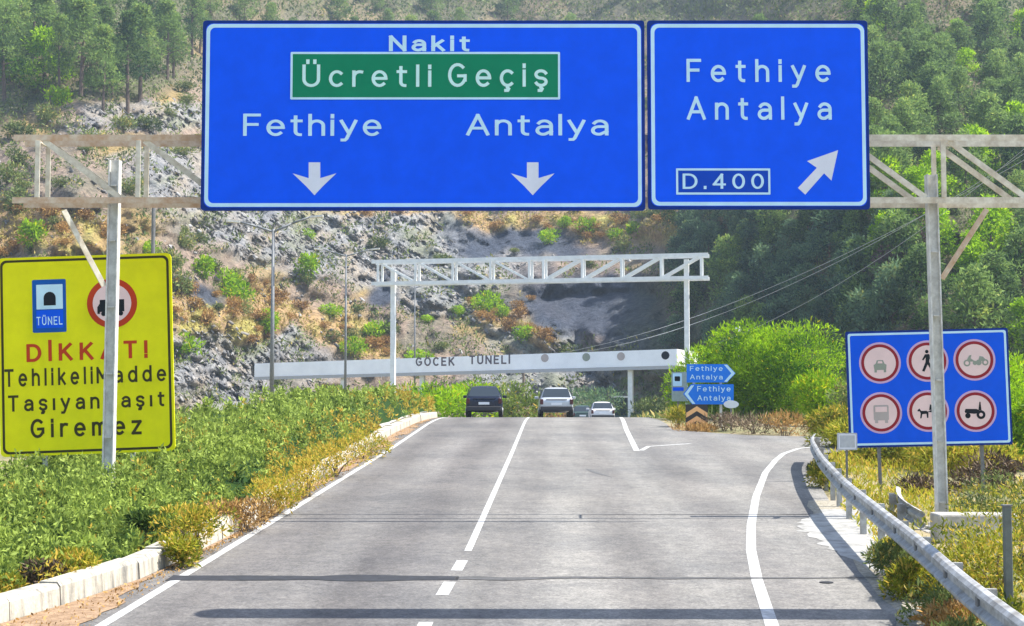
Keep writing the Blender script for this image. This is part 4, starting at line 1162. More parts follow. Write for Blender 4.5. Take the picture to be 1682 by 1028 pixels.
    for s in (-1, 1):
        for yy in (.72, 3.35):
            mb = MB(); mb.tube((s * (hw - .21), yy, .31), (s * (hw - .01), yy, .31), .31, .31, 18); w = bevel(mb.build('wheel', tyre, t), .03)
            mb = MB(); mb.tube((s * (hw - .02), yy, .31), (s * (hw + .005), yy, .31), .19, .17, 14); mb.build('rim', chrome, w)
    return t
def car_at(px, y): return (px - CX) / F * y
navy = mat('navy car paint', (.006, .010, .028), .25, var=.1); silver = mat('silver car paint', (.55, .57, .60), .28, .4)
whitep = mat('white car paint', (.72, .72, .74), .3); greenp = mat('dark green car paint', (.05, .09, .08), .3)
car('dark_car', 'dark blue tall hatchback in the left lane at the crest', car_at(795, 70.5), 70.5, 1.80, 1.56, navy, 'hatch')
car('silver_car', 'silver hatchback in the right lane at the crest', car_at(914, 71.0), 71.0, 1.68, 1.50, silver, 'hatch')
car('white_car', 'white saloon half hidden below the crest, right of the silver car', car_at(990, 103), 103, 1.72, 1.50, whitep, 'hatch')
car('dark_green_car', 'dark green car far down the road between the silver and the white car', car_at(957, 116), 116, 1.65, 1.50, greenp, 'hatch')
# a red tail light colour is enough: no other lamps are lit

# ------------------------------------------------------------------ overhead cables from a hillside pylon down to a pole by the canopy
def pylon(px, pb, pt, d, label):
    b, tp = at(px, pb, d), at(px, pt, d)
    t = thing('utility_pole', label, 'utility pole', b); h = tp.z - b.z
    mb = MB(); mb.tube((0, 0, -1), (0, 0, h), .17, .11, 10); mb.build('shaft', mat('wood pole', (.20, .16, .12), .9, var=.2), t)
    mb = MB(); mb.box((0, 0, h - .4), (2.6, .14, .16)); mb.build('crossarm', mat('wood pole', (.20, .16, .12), .9), t)
    for x in (-1.1, 0, 1.1):
        mb = MB(); mb.tube((x, 0, h - .32), (x, 0, h - .08), .06, .04, 8); mb.build('insulator', white_steel, t)
    return Vector((b.x, b.y, b.z + h - .1))
pa = pylon(1775, 560, 190, 92, 'wooden utility pole on the right hillside carrying the upper cable ends')
pb = pylon(860, 640, 585, 158, 'short wooden utility pole behind the toll canopy at the lower cable ends')
wire = mat('aluminium cable', (.42, .43, .43), .5)
for i, (off, sag) in enumerate(((0, 3.6), (1.1, 2.6), (-1.1, 6.4))):
    a, b = pa + Vector((off, 0, 0)), pb + Vector((off, 0, 0)); pts = []
    for j in range(25):
        u = j / 24; p = a.lerp(b, u); p.z -= sag * 4 * u * (1 - u); pts.append(p - a)
    o = MB().path(pts, [.019] * 25, 6).build('overhead_cable', wire); o.location = a
    tag(o, ('middle of three thin cables sagging across the dark wooded slope', 'highest of three thin cables sagging across the dark wooded slope', 'lowest of three thin cables, sagging deepest across the dark wooded slope')[i], 'cable')

# low pale concrete walls across the far side of the verge
for (xa, ya), (xb, yb), d, lab in (((282, 687), (345, 694), 62, 'low pale concrete wall right of the yellow sign, behind the green cover'), ((424, 656), (482, 651), 92, 'low pale concrete wall at the foot of the nearest tall lamp post')):
    a, b = at(xa, ya, d), at(xb, yb, d); h = a.z - zr(d) + .3
    t = MB().box(((b.x - a.x) / 2, .2, -h / 2), (b.x - a.x, .4, h)).build('concrete_wall', mat('pale wall', (.62, .60, .57), .9, scale=2, col2=(.42, .41, .39))); t.location = a
    bevel(t, .04); tag(t, lab, 'wall')
# ------------------------------------------------------------------ foliage materials
lf_oleander = leaf_mat('oleander leaves', (.022, .060, .012), (.36, .46, .085), (.52, .36, .05), .35, 0)
lf_bright = leaf_mat('bright shrub leaves', (.030, .11, .005), (.44, .70, .012), (.62, .55, .02), .55, .15)
lf_yellow = leaf_mat('yellowing shrub leaves', (.070, .11, .014), (.46, .45, .035), (.64, .45, .07), .45, .3)
lf_pine = leaf_mat('pine needles', (.026, .068, .026), (.27, .40, .10), (.42, .48, .10), .45, .6)
lf_dark = leaf_mat('dark evergreen leaves', (.024, .062, .052), (.18, .29, .14), (.22, .26, .08), .4, .5)
lf_olive = leaf_mat('olive scrub leaves', (.035, .06, .02), (.22, .28, .08), (.42, .34, .10), .25, .6)
lf_dry = leaf_mat('dry scrub leaves', (.12, .07, .035), (.46, .26, .075), (.52, .33, .12), .2, .6)
lf_dead = leaf_mat('dead twigs', (.05, .035, .025), (.20, .14, .09), (.32, .24, .16), .1, .3)
bark = mat('pine bark', (.14, .10, .075), .95, scale=3, col2=(.07, .05, .04), bump=.6)
twig = mat('brown stems', (.16, .12, .08), .95, var=.3)

def foliage(name, P, L, W, tint, m, parent=None, up=.3, out=None, outw=0, seed=1, bend=.25):
    r = np.random.default_rng(seed)
    V, Fq = leaves(P, L, W, up, out, outw, r, bend)
    return np_mesh(name, V, Fq, m, parent, attr=tint)

# ------------------------------------------------------------------ oleander ground cover along the left verge
def hedge():
    r = np.random.default_rng(11)
    VV, FF, TT = [], [], []; base = 0
    def hgt(u, y, x):
        big = fbm(x * .45 + 5, y * .45, 51, 4)
        wid = np.clip(u, 0, 1)
        h = .16 + 1.0 * sstep(-.10, np.where(y > 28, .24, .36), wid) * (.42 + .95 * big) * np.interp(y, [10, 17, 24, 40, 55, 64, 70], [.68, .62, .60, 1.05, 1.2, 1.0, .45])
        return h * (1 - .75 * sstep(.9, 1.0, u)) + .02
    def width(y): return np.interp(y, [8, 16, 24, 40, 55, 63, 68], [7, 6.0, 5.6, 5.0, 4.2, 2.2, .7])
    kx = lambda y: np.interp(y, [a for a, b in KERB], [b for a, b in KERB]) - .2
    # soil mound under the leaves
    ys = np.arange(9, 68.6, .5); us = np.linspace(0, 1, 16)
    U, Y = np.meshgrid(us, ys); X = kx(Y) - U * width(Y)
    Z = zr_np(Y) + np.maximum(.02, hgt(U, Y, X) - .30) * sstep(0, .1, U)
    M = np.stack([X, Y, Z], -1).reshape(-1, 3); f = grid_faces(len(ys), len(us))
    VV.append(M); FF.append(f); TT.append(np.full(len(f), .02)); base += len(M)
    for y0, y1, dens, L, nl in ((11, 19, 30, .085, 34), (19, 27, 25, .095, 32), (27, 40, 16, .115, 27), (40, 54, 9.0, .15, 23), (54, 68.5, 8, .18, 20)):
        np_ = int(dens * (y1 - y0) * float(width((y0 + y1) / 2)))
        Y = r.uniform(y0, y1, np_); U = r.uniform(0, 1, np_) ** .9
        X = kx(Y) - U * width(Y)
        cl = fbm(X * 1.3, Y * 1.0, 53, 3); cl2 = fbm(X * 2.3, Y * 2.0, 54, 3); cl3 = fbm(X * .30 + 9, Y * .22, 56, 3)
        ok = cl2 > np.where(Y > 26, .10, .24)
        Y, U, X, cl, cl2, cl3 = Y[ok], U[ok], X[ok], cl[ok], cl2[ok], cl3[ok]; np_ = len(Y)
        H = hgt(U, Y, X)
        edge = np.clip(1 - U * width(Y) / 1.1, 0, 1)
        pd = (edge + (cl - .5) * 2.2 + .36 * sstep(20, 34, Y) * (edge > 0) + r.normal(0, .16, np_) > .95) | ((cl3 > .66) & (r.uniform(0, 1, np_) < .15)) | (r.uniform(0, 1, np_) < .012)
        ph = np.minimum(.75, .30 + .45 * cl2) * r.uniform(.65, 1.25, np_) * np.clip(.35 + H, .4, 1.1)     # length of the upright shoot
        pt = .12 + .95 * cl2 + .45 * (cl - .5) + r.normal(0, .15, np_)
        tx, ty = r.normal(0, .22, np_), r.normal(0, .22, np_)
        top = zr_np(Y) + np.maximum(.03, H - .20) + ph * .55
        k = np.repeat(np.arange(np_), nl); f = r.uniform(0, 1, len(k)) ** .75
        n = len(k)
        P = np.stack([X[k] + tx[k] * f * ph[k] + r.normal(0, .045, n), Y[k] + ty[k] * f * ph[k] + r.normal(0, .045, n), top[k] - ph[k] * (1 - f)], 1)
        P[:, 2] = np.maximum(P[:, 2], zr_np(Y)[k] + .01)
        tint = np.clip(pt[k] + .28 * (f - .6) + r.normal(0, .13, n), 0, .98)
        tint = np.where(pd[k], 1.02 + .75 * r.uniform(0, 1, n) * (.4 + cl2[k]), tint)
        ll = L * r.uniform(.65, 1.35, n) * np.where(pd[k], .8, 1)
        V, Fq = leaves(P, ll, ll * .36, .75, None, 0, r)
        VV.append(V); FF.append(Fq + base); TT.append(tint); base += len(V)
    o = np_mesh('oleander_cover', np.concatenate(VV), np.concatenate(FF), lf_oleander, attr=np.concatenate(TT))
    tag(o, 'dense leafy green ground cover filling the left verge behind the kerb', 'ground cover', kind='stuff')
hedge()

# ------------------------------------------------------------------ shrubs as things
def bush(name, label, loc, w, h, n, L, m, asp=.3, tint=(.2, .9), up=.4, outw=.6, seed=1, dry=0.0, group=None, cat='shrub', stems=5, shade=.5, lobes=9, depth=None, spike=0.0):
    r = np.random.default_rng(seed); depth = depth or w
    t = thing(name, label, cat, loc, group=group)
    c = np.stack([r.uniform(-.34, .34, lobes) * w, r.uniform(-.34, .34, lobes) * depth, r.uniform(.22, .68, lobes) * h], 1)
    c[0] = (0, 0, h * .62)
    rad = r.uniform(.26, .42, lobes)
    ct = r.uniform(0, 1, lobes)
    k = r.integers(0, lobes, n)
    d = r.normal(size=(n, 3)); d /= np.linalg.norm(d, axis=1, keepdims=True)
    rr = r.uniform(.55, 1.0, n) ** .6 * (1 + spike * (r.uniform(0, 1, n) ** 4))
    S = np.stack([rad[k] * w, rad[k] * depth, rad[k] * h * .85], 1)
    P = c[k] + d * S * rr[:, None]
    P[:, 2] = np.maximum(P[:, 2], .03 * h)
    q = fbm(P[:, 0] * 2.2 / w * 3 + seed, P[:, 2] * 2.2 / h * 3, seed + 60, 3)
    T = tint[0] + (tint[1] - tint[0]) * np.clip(.5 * ct[k] + .9 * (q - .25), 0, 1) + r.normal(0, .12, n)
    T = np.clip(T, 0, .98)
    dm = r.uniform(0, 1, n) < dry
    T = np.where(dm, r.uniform(1.05, 1.8, n), T)
    ll = L * r.uniform(.6, 1.4, n)
    foliage('foliage', P, ll, ll * asp, T, m, t, up, d, outw, seed + 5)
    mb = MB()
    for i in range(stems):
        a = r.uniform(0, 6.28); e = c[i % lobes] * .9
        mb.path([(.06 * w * math.cos(a), .06 * w * math.sin(a), -.15), (e[0] * .45, e[1] * .45, e[2] * .55), tuple(e)], [.022 * h + .008, .014 * h + .005, .006 * h + .003], 5)
    mb.build('stems', twig, t)
    return t

# big bright bush on the island
b = at(1262, 716, 64.0)
bush('large_bush', 'very large bright green feathery bush behind the island signs', (b.x, b.y, zr(64) - .1), 5.0, 4.6, 32000, .21, lf_bright, .17, (-.1, 1.05), .45, .7, 21, .02, lobes=22, spike=.12, stems=9, depth=4.8)
b = at(1150, 716, 66.0)
bush('leafy_bush', 'lower light green bush left of the very large bright bush, behind the white gantry post', (b.x, b.y, zr(66) - .1), 2.4, 3.5, 6000, .24, lf_bright, .17, (.2, 1.0), .6, .8, 22, .05, lobes=8, spike=.25)
b = at(1352, 722, 58.0)
bush('leafy_bush', 'green bush with yellow foot at the right flank of the very large bright bush', (b.x, b.y, zr(58) - .1), 1.9, 2.3, 4200, .20, lf_bright, .18, (.15, 1.0), .6, .8, 23, .14, lobes=8)
# dry plants round the island signs
for i, (px, py, d, w, h, lab) in enumerate(((1114, 712, 55.4, .8, .9, 'dry yellow tuft left of the chevron board'), (1150, 721, 52.8, 1.5, .30, 'low orange brown tuft at the foot of the chevron board'), (1190, 718, 53.2, 1.7, .7, 'brown dry tuft under the lower blue arrow sign'), (1238, 722, 51.6, 2.0, .75, 'withered low tuft in front of the very large bright bush'), (1290, 724, 50.5, 1.9, .85, 'pale yellow tuft at the right foot of the very large bright bush'))):
    b = at(px, py, d)
    bush('dry_tuft', lab, (b.x, b.y, zr(d) - .08), w, h, 700, .22, (lf_yellow, lf_dry, lf_dead, lf_dead, lf_dry)[i], .12, (.2, 1), .9, .5, 30 + i, .35, cat='plant', lobes=6)
# shrubs behind the prohibition board and to the right
right_bushes = [
    (1405, 790, 44, 2.0, 1.5, lf_yellow, 'yellow shrub behind the left edge of the blue prohibition board', .08),
    (1470, 790, 41, 2.4, 1.5, lf_yellow, 'yellow green shrub below the middle of the prohibition board', .15),
    (1545, 780, 47, 3.0, 2.9, lf_bright, 'green shrub hidden behind the prohibition board and the gantry post', .04),
    (1625, 775, 46, 2.8, 3.4, lf_bright, 'tall light green shrub right of the prohibition board, near the frame edge', .03),
    (1690, 800, 42, 2.4, 2.6, lf_bright, 'green shrub cut by the right frame edge beside the prohibition board', .04),
    (1380, 745, 50, 1.7, 1.4, lf_yellow, 'yellow shrub beyond the far end of the curving guardrail', .25),
    (1580, 800, 39, 2.4, 1.4, lf_yellow, 'low yellow shrub under the right half of the prohibition board', .2),
    (1430, 770, 55, 2.6, 2.4, lf_olive, 'olive shrub between the very large bush and the prohibition board', .1),
]
for i, (px, py, d, w, h, m, lab, dr_) in enumerate(right_bushes):
    b = at(px, py, d)
    bush('leafy_shrub', lab, (b.x, b.y, gz(b.x, d) - .1), w, h, int(2500 + 1500 * h), .19, m, .22, (.1, 1), .5, .7, 50 + i, dr_, lobes=9, group=None)
# low plants by the rail
low = [
    (1362, 795, 31.5, .75, .75, lf_yellow, 'small shrub in front of the far bend of the guardrail', .2),
    (1345, 770, 34.5, .6, .5, lf_olive, 'tiny olive shrub at the far tip of the guardrail', .2),
    (1475, 935, 19.4, .9, .62, lf_olive, 'grey green shrub growing through the guardrail at the pale gutter', .15),
    (1512, 972, 17.6, .8, .55, lf_yellow, 'yellow shrub on the road side of the guardrail, below the grey green one', .25),
    (1545, 1015, 16.0, 1.0, .62, lf_olive, 'green shrub on the road side of the guardrail near the bottom edge', .12),
    (1575, 905, 19.6, 1.3, .95, lf_yellow, 'yellow shrub behind the guardrail beside the concrete block', .2),
    (1640, 935, 18.6, 1.4, 1.15, lf_yellow, 'tall yellow shrub behind the guardrail left of the slim dark post', .25),
    (1640, 1005, 15.4, 1.0, .55, lf_yellow, 'low green plant behind the guardrail under the slim dark post', .1),
    (1630, 850, 25.5, 1.3, 1.2, lf_olive, 'bushy olive shrub right of the concrete block', .15),
    (1680, 880, 22.5, 1.6, 1.5, lf_yellow, 'yellow green shrub at the right frame edge above the slim dark post', .2),
    (1500, 955, 18.2, .7, .5, lf_yellow, 'golden plant pressed against the road side of the guardrail', .35),
    (1462, 905, 20.6, .6, .45, lf_yellow, 'small golden plant at the upper edge of the pale gutter', .3),
    (1600, 1010, 15.2, .8, .5, lf_dry, 'dry brown plant under the guardrail near the bottom right', .2),
    (1585, 1045, 14.0, .9, .5, lf_olive, 'olive plant under the guardrail at the bottom edge', .2),
]
for i, (px, py, d, w, h, m, lab, dr_) in enumerate(low):
    b = at(px, py, d)
    bush('small_shrub', lab, (b.x, b.y, gz(b.x, d) - .04), w, h, 2000, .085, m, .26, (.15, 1), .6, .6, 80 + i, dr_, lobes=7)
# brown dead heap right of the gantry post
b = at(1632, 815, 34)
bush('dead_bush', 'brown heap of dead brush right of the gantry post below the prohibition board', (b.x, b.y, gz(b.x, 34) - .1), 1.5, 1.15, 1500, .20, lf_dead, .16, (0, 1), .1, .5, 97, .1, lobes=8)
b = at(1520, 812, 33)
bush('dead_bush', 'low brown dead brush left of the gantry post below the prohibition board', (b.x, b.y, gz(b.x, 33) - .1), 1.3, .5, 800, .18, lf_dead, .16, (0, 1), .1, .5, 98, .1, lobes=6)
# distinct plants in the left verge
vs = [
    (240, 872, 21.5, .42, .26, lf_oleander, 'dark green bush amid the bright cover below the yellow sign', 0.0),
    (78, 945, 18.2, .45, .36, lf_dead, 'withered grey brown bush behind the kerb at the lower left', .1),
    (215, 806, 25.0, .6, .3, lf_oleander, 'dark green bush at the foot of the left gantry post', 0.0),
    (322, 888, 21.6, .95, .75, lf_yellow, 'bright yellow bush behind the kerb where the kerb disappears', .5),
    (300, 925, 20.2, .6, .42, lf_yellow, 'dry brown tuft overgrowing the end of the visible kerb', .3),
    (402, 862, 24.2, 1.1, .55, lf_dry, 'pale straw tuft hanging over the kerb in the middle of the verge', .5),
    (445, 828, 26.4, 1.0, .7, lf_yellow, 'yellow tuft over the kerb right of the pale straw tuft', .6),
    (505, 800, 29.5, 1.2, .85, lf_yellow, 'orange yellow bush at the verge edge half way up the road', .7),
    (552, 770, 34.0, 1.3, .9, lf_yellow, 'golden bush at the verge edge nearer the crest', .7),
    (600, 742, 39.5, 1.4, .9, lf_yellow, 'yellow green bush at the verge edge just before the pale kerb nose', .4),
    (14, 962, 17.4, .5, .3, lf_yellow, 'dry orange tuft behind the kerb at the left frame edge', .4),
    (120, 930, 18.6, .7, .5, lf_yellow, 'small yellow bush behind the whitewashed kerb right of the withered bush', .4),
]
for i, (px, py, d, w, h, m, lab, dr_) in enumerate(vs):
    b = at(px, py, d)
    dark_ = i in (0, 2)
    bush('verge_bush', lab, (b.x, b.y, zr(d) + (.35 if dark_ else .02)), w, h, 1500, .085, m, .28, ((0, .25) if dark_ else (.1, .95)), .7, .7, 110 + i, dr_, lobes=7)

# weeds on the right verge and between rail and ramp
def weeds():
    r = np.random.default_rng(5); n = 52000
    Y = 12 + 40 * r.uniform(0, 1, n) ** 1.5; rx = np.interp(Y, [a for a, b in RAIL], [b for a, b in RAIL])
    X = rx + .15 + 9.5 * r.uniform(0, 1, n) ** 1.2
    k = fbm(X * .7, Y * .7, 71, 4)
    inramp = (Y > 43.5) & (Y < 51)
    keep = (k > .44) & ~inramp & ~((X < XR + 1.6) & (X > XR - 1.3) & (Y > 20) & (Y < 26.6))
    X, Y, k = X[keep], Y[keep], k[keep]; n = len(X)
    Z = np.array([gz(x, y) for x, y in zip(X, Y)]) + r.uniform(0, .28, n) * (k - .3) * 2.2
    t = np.clip(.2 + k + r.normal(0, .2, n), 0, .98); t = np.where(r.uniform(0, 1, n) < .3, r.uniform(1.05, 1.7, n), t)
    L = .10 * r.uniform(.6, 1.5, n) * np.interp(Y, [12, 50], [.9, 1.6])
    o = foliage('weeds', np.stack([X, Y, Z], 1), L, L * .22, t, lf_yellow, None, 1.2, seed=9)
    tag(o, 'yellow green weeds covering the ground behind the guardrail', 'weeds', kind='stuff')
weeds()
# sparse dry grass on the flat ground left of the hedge and round the island
def dry_grass():
    r = np.random.default_rng(6); n = 30000
    Y = r.uniform(56, 150, n); X = np.where(r.uniform(0, 1, n) < .5, r.uniform(7, 40, n), r.uniform(-42, -9, n))
    ok = (X < -8) | (X > np.interp(Y, [56, 70, 200], [6.5, 7.5, 11.5]))
    X, Y = X[ok], Y[ok]; n = len(X)
    k = fbm(X * .2, Y * .2, 75, 4)
    Z = np.array([gz(x, y) for x, y in zip(X, Y)]) + r.uniform(0, .5, n) * k
    t = np.clip(.1 + k + r.normal(0, .2, n), 0, .98); t = np.where(k + r.uniform(0, .3, n) > .75, r.uniform(1.05, 1.7, n), t)
    L = .42 * r.uniform(.6, 1.5, n)
    o = foliage('dry_grass', np.stack([X, Y, Z], 1), L, L * .25, t, lf_olive, None, 1.0, seed=10)
    tag(o, 'low scrub and grass on the flat ground before the hillside', 'grass', kind='stuff')
dry_grass()
# green shrubs low behind the crest, under the canopy
for i, (px, py, d, w, h, m, lab) in enumerate((
    (775, 692, 88, 4.0, 2.6, lf_bright, 'green shrub mass behind the dark car'), (850, 690, 92, 4.4, 2.7, lf_oleander, 'green shrubs between the dark and the silver car'),
    (966, 690, 122, 4.4, 3.4, lf_dark, 'dark green shrub right of the silver car under the canopy'), (1075, 690, 112, 4.4, 2.3, lf_olive, 'grey green shrubs right of the thin canopy post'),
    (715, 690, 84, 3.6, 2.4, lf_bright, 'light green shrub left of the dark car beyond the pale kerb nose'), (1000, 640, 150, 6, 4.2, lf_dark, 'broad dark shrub far behind the canopy posts'), (905, 645, 152, 5, 3.2, lf_dry, 'dry ochre shrub far behind the silver car'))):
    b = at(px, py, d)
    bush('roadside_shrub', lab, (b.x, b.y, zr(d) - .15), w, h, 1800, .34, m, .24, (.1, 1), .5, .6, 140 + i, .06, lobes=9)

# dead leaves and grit on the dirt strip
def debris():
    r = np.random.default_rng(19); n = 5200
    Y = 11 + 50 * r.uniform(0, 1, n) ** 1.8; a = np.interp(Y, [u for u, w in KERB], [w for u, w in KERB]); b = np.interp(Y, [u for u, w in LEFT], [w for u, w in LEFT]) - .1
    f = r.uniform(0, 1, n) ** 1.7; X = a + .1 + (b - a - .1) * f
    ok = r.uniform(0, 1, n) < .25 + fbm(X * 3, Y * 2, 20, 3); X, Y = X[ok], Y[ok]; n = len(X)
    Z = zr_np(Y) + .012
    L = .032 * r.uniform(.4, 1.8, n)
    o = foliage('leaf_litter', np.stack([X, Y, Z], 1), L, L * .5, r.uniform(.2, 1.9, n), lf_dry, None, .5, seed=21)
    tag(o, 'dry leaf litter and grit along the foot of the kerb', 'leaf litter', kind='stuff')
debris()
# ------------------------------------------------------------------ hillside trees and scrub
def pine_mesh(seed, H, Rr, z0, n, m, L=.55, nclump=38, cone=1.3, label='', cat='tree', name='pine_tree', group=None):
    r = np.random.default_rng(seed)
    t = thing(name, label, cat, (0, 0, -500), group=group)
    zz = z0 + (1 - z0) * r.uniform(0, 1, nclump) ** .85
    rel = (zz - z0) / (1 - z0)
    prof = Rr * np.clip(1 - rel ** cone, .05, 1) * (.55 + .45 * np.minimum(1, rel * 4)) * r.uniform(.55, 1.1, nclump)
    an = r.uniform(0, 6.28, nclump)
    C = np.stack([prof * np.cos(an), prof * np.sin(an), zz * H], 1); C[0] = (0, 0, H * .97)
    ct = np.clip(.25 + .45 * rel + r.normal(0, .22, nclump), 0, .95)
    cr = r.uniform(.6, 1.15, nclump) * Rr * .40
    k = r.integers(0, nclump, n)
    d = r.normal(size=(n, 3)); d /= np.linalg.norm(d, axis=1, keepdims=True)
    P = C[k] + d * np.stack([cr[k], cr[k], cr[k] * .62], 1) * (r.uniform(.3, 1, n) ** .5)[:, None]
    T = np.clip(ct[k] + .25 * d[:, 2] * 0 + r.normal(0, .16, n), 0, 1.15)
    ll = L * r.uniform(.6, 1.4, n)
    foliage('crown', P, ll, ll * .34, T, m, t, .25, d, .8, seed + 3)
    mb = MB(); x, y = r.normal(0, .03, 2) * H
    mb.path([(0, 0, -1.0), (x * .5, y * .5, H * .45), (x * .8, y * .8, H * .92)], [.022 * H, .015 * H, .004 * H], 7)
    for i in range(min(12, nclump)):
        c = C[i]; zb = max(z0 * .75 * H, c[2] - .28 * math.hypot(c[0], c[1]) - .3)
        mb.path([(x * .5, y * .5, zb), (c[0] * .55, c[1] * .55, (zb + c[2]) / 2 + .05), tuple(c)], [.008 * H, .005 * H, .002 * H], 5)
    mb.build('trunk', bark, t)
    return t
GP = 'pine trees on the wooded hillside'
protos = {
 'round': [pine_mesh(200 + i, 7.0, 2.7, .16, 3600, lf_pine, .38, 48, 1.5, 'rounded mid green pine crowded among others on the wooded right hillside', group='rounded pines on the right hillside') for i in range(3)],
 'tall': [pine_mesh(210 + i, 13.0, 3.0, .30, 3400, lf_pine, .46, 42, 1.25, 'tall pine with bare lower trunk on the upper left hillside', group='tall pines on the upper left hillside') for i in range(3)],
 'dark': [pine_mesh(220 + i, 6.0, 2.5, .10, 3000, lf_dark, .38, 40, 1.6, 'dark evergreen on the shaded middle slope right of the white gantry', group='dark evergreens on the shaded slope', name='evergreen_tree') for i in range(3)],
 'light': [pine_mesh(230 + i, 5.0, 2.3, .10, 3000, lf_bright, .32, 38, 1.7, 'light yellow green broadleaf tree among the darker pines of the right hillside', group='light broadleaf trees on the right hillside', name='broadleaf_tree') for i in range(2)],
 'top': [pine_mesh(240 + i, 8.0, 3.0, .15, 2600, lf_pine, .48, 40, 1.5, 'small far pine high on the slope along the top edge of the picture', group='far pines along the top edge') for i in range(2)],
}
# purple brown dead or dry trees
protos['brown'] = [pine_mesh(250, 5.0, 2.2, .08, 2600, leaf_mat('purple brown leaves', (.06, .04, .045), (.24, .16, .15), (.34, .22, .14), .25, .4), .30, 40, 1.7, 'purple brown half dry tree on the slope behind the right gantry post', group='half dry trees behind the right gantry post', name='dry_tree')]
used_proto = set()
def plant(kind, p, s, r):
    i = int(r.integers(0, len(protos[kind]))); o = protos[kind][i]
    rz = float(r.uniform(0, 6.28)); sc = (s * float(r.uniform(.88, 1.15)), s * float(r.uniform(.88, 1.15)), s)
    if (kind, i) not in used_proto:
        used_proto.add((kind, i)); o.location = p; o.rotation_euler = (0, 0, rz); o.scale = sc; return o
    return dup(o, p, rz, sc)
def scatter(n, fn, mind, seed, tries=40):
    """world points on the hillside from pixel samples, kept mind metres apart"""
    r = np.random.default_rng(seed); got = []
    for _ in range(n * tries):
        if len(got) >= n: break
        q = fn(r)
        if q is None: continue
        p = hill_point(q[0], q[1])
        if all((p[0] - g[0][0]) ** 2 + (p[1] - g[0][1]) ** 2 + (p[2] - g[0][2]) ** 2 > mind ** 2 for g in got): got.append((p, q))
    return got, r
def f_right(r):
    px, py = r.uniform(1400, 1760), r.uniform(40, 640)
    return (px, py)
def f_mid(r):
    px, py = r.uniform(1110, 1470), r.uniform(350, 600)
    if px < 1180 and py > 460 and r.uniform() < .7: return None
    return (px, py)
def f_tall(r):
    px, py = r.uniform(-70, 350), r.uniform(60, 190)
    if py > 150 - .12 * (px - 200) and r.uniform() < .75: return None
    return (px, py)
def f_top(r):
    px = r.uniform(330, 1440); py = r.uniform(-60, 120)
    if px > 1060: py = r.uniform(-60, 340)
    return (px, py)
pts, r = scatter(95, f_right, 3.6, 301)
for p, q in pts:
    k = 'light' if r.uniform() < (.40 if q[1] > 330 else .18) else 'round'
    plant(k, Vector(p) - Vector((0, 0, .3)), float(r.uniform(.7, 1.15)), r)
pts, r = scatter(62, f_mid, 3.4, 302)
for p, q in pts: plant('dark' if r.uniform() < .8 else 'round', Vector(p) - Vector((0, 0, .4)), float(r.uniform(.6, 1.1)), r)
pts, r = scatter(34, f_tall, 4.5, 303)
for p, q in pts: plant('tall', Vector(p) - Vector((0, 0, .3)), float(r.uniform(.65, 1.1)), r)
pts, r = scatter(60, f_top, 5.5, 304)
for p, q in pts: plant('top', Vector(p) - Vector((0, 0, .3)), float(r.uniform(.6, 1.0)), r)

r = np.random.default_rng(305)
for px, py in ((1462, 470), (1440, 530), (1488, 520), (1408, 545), (1505, 440), (1615, 415), (1520, 560), (1350, 395)): plant('brown', Vector(hill_point(px, py)) - Vector((0, 0, .3)), float(r.uniform(.55, .9)), r)
for px, py in ((-20, 110), (15, 135), (45, 95), (-5, 60), (70, 150)):
    o = dup(protos['light'][int(r.integers(0, 2))], Vector(hill_point(px, py)) - Vector((0, 0, .3)), float(r.uniform(0, 6.28)), float(r.uniform(1.2, 1.7)), 'light yellow green tree at the upper left corner before the tall pines', 'light trees at the upper left corner')

# single shrubs on the open slope
def shrub_proto(seed, m, label, group, dryf):
    o = bush('hill_shrub', label, (0, 0, -500), 2.2, 1.8, 620, .36, m, .34, (.1, 1), .4, .7, seed, dryf, lobes=7, group=group, stems=3)
    return o
sp = {
 'olive': [shrub_proto(400 + i, lf_olive, 'olive green shrub scattered on the open rocky slope', 'olive shrubs on the open slope', .08) for i in range(2)],
 'green': [shrub_proto(410 + i, lf_bright, 'bright green shrub standing out on the grey rock cut', 'bright shrubs on the rock cut', .05) for i in range(2)],
 'dry': [shrub_proto(420 + i, lf_dry, 'rusty dry shrub on the ochre band of the left slope', 'dry shrubs on the left slope', .3) for i in range(2)],
}
us = set()
def plant_shrub(kind, p, s, r):
    i = int(r.integers(0, len(sp[kind]))); o = sp[kind][i]; rz = float(r.uniform(0, 6.28)); sc = (s, s, s * float(r.uniform(.7, 1.2)))
    if (kind, i) not in us:
        us.add((kind, i)); o.location = p; o.rotation_euler = (0, 0, rz); o.scale = sc; return
    dup(o, p, rz, sc)
def zone1(px, py):
    z = zones(np.array([float(px)]), np.array([float(py)])); return [float(a[0]) for a in z]
def f_olive(r):
    px, py = r.uniform(-30, 1100), r.uniform(110, 640); rk, dk, dy, gr = zone1(px, py)
    if dk > .3 or r.uniform() < rk * .8: return None
    return (px, py)
pts, r = scatter(130, f_olive, 2.2, 311)
for p, q in pts: plant_shrub('olive', Vector(p), float(r.uniform(.5, 1.35)), r)
def f_dry(r):
    px, py = r.uniform(-30, 1100), r.uniform(180, 640); rk, dk, dy, gr = zone1(px, py)
    if dy < .4: return None
    return (px, py)
pts, r = scatter(90, f_dry, 1.5, 312)
for p, q in pts: plant_shrub('dry', Vector(p), float(r.uniform(.4, 1.0)), r)
spots = [(512, 452), (370, 480), (395, 500), (752, 520), (800, 515), (825, 520), (92, 175), (440, 545), (300, 590), (545, 520), (700, 530), (505, 395), (960, 385), (1010, 395), (1040, 390), (690, 600), (860, 560), (620, 560), (580, 585), (1150, 575), (250, 420), (60, 400), (905, 400), (930, 372), (335, 455)]
r = np.random.default_rng(9)
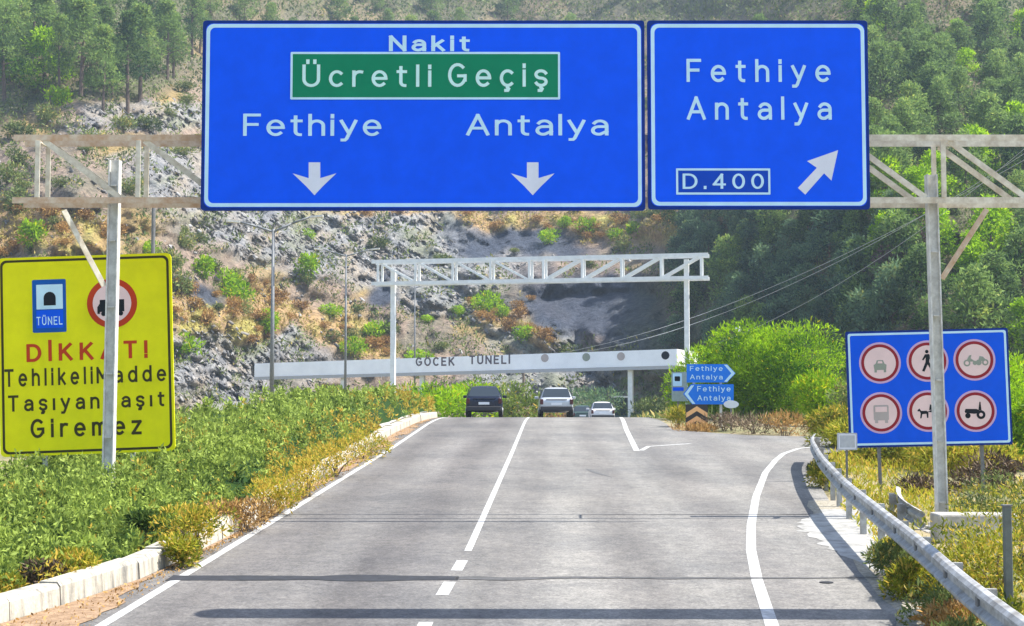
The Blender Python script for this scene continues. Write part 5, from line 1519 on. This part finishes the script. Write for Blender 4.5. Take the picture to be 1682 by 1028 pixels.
for px, py in spots: plant_shrub('green', Vector(hill_point(px, py)), float(r.uniform(.7, 1.6)), r)

# low scrub over the whole hillside
def scrub():
    r = np.random.default_rng(15); n = 170000
    px = r.uniform(-60, 1760, n); py = r.uniform(-40, 660, n)
    rk, dk, dy, gr = zones(px, py)
    k = fbm(px / 26, py / 18, 81, 4); k2 = fbm(px / 8, py / 8, 82, 3)
    keep = (k + .25 * gr + .1 * dy - .05 * rk - .35 * dk + .25 * (k2 - .5)) > .50
    px, py, dy, gr, k, k2 = px[keep], py[keep], dy[keep], gr[keep], k[keep], k2[keep]; n = len(px)
    P = hill_point(px, py); d = np.linalg.norm(P, axis=1)
    P[:, 2] += r.uniform(0, .7, n) * (k + gr * .5)
    t = np.clip(.05 + .8 * k2 + .3 * (k - .5) + r.normal(0, .18, n), 0, .98)
    t = np.where((dy > .4) | (r.uniform(0, 1, n) < .12 * (1 - gr)), r.uniform(1.05, 1.9, n), t)
    L = .0023 * d * r.uniform(.6, 1.5, n)
    o = foliage('hillside_scrub', P, L, L * .4, t, lf_olive, None, .7, seed=16)
    tag(o, 'low olive and straw coloured scrub over the whole hillside', 'scrub', kind='stuff')
scrub()

# ------------------------------------------------------------------ the air between here and the hillside
hm = bpy.data.materials.new('haze'); hm.use_nodes = True
nt = hm.node_tree; nt.nodes.clear()
out = nt.nodes.new('ShaderNodeOutputMaterial'); pv = nt.nodes.new('ShaderNodeVolumePrincipled')
pv.inputs['Color'].default_value = (.66, .82, 1.0, 1); pv.inputs['Density'].default_value = .0004; pv.inputs['Anisotropy'].default_value = .2
nt.links.new(pv.outputs[0], out.inputs['Volume'])
lowest = min(float(HP[:, 2].min()), -6.0) - 1.0; highest = float(HP[:, 2].max()) + 18.0
xs_, ys_ = 2100.0, (-1600.0, 2600.0)
mb = MB(); mb.box((0, sum(ys_) / 2, (lowest + highest) / 2), (2 * xs_, ys_[1] - ys_[0], highest - lowest))
o = mb.build('haze', hm); o['kind'] = 'stuff'
print('haze', lowest, highest, HP.min(0), HP.max(0))
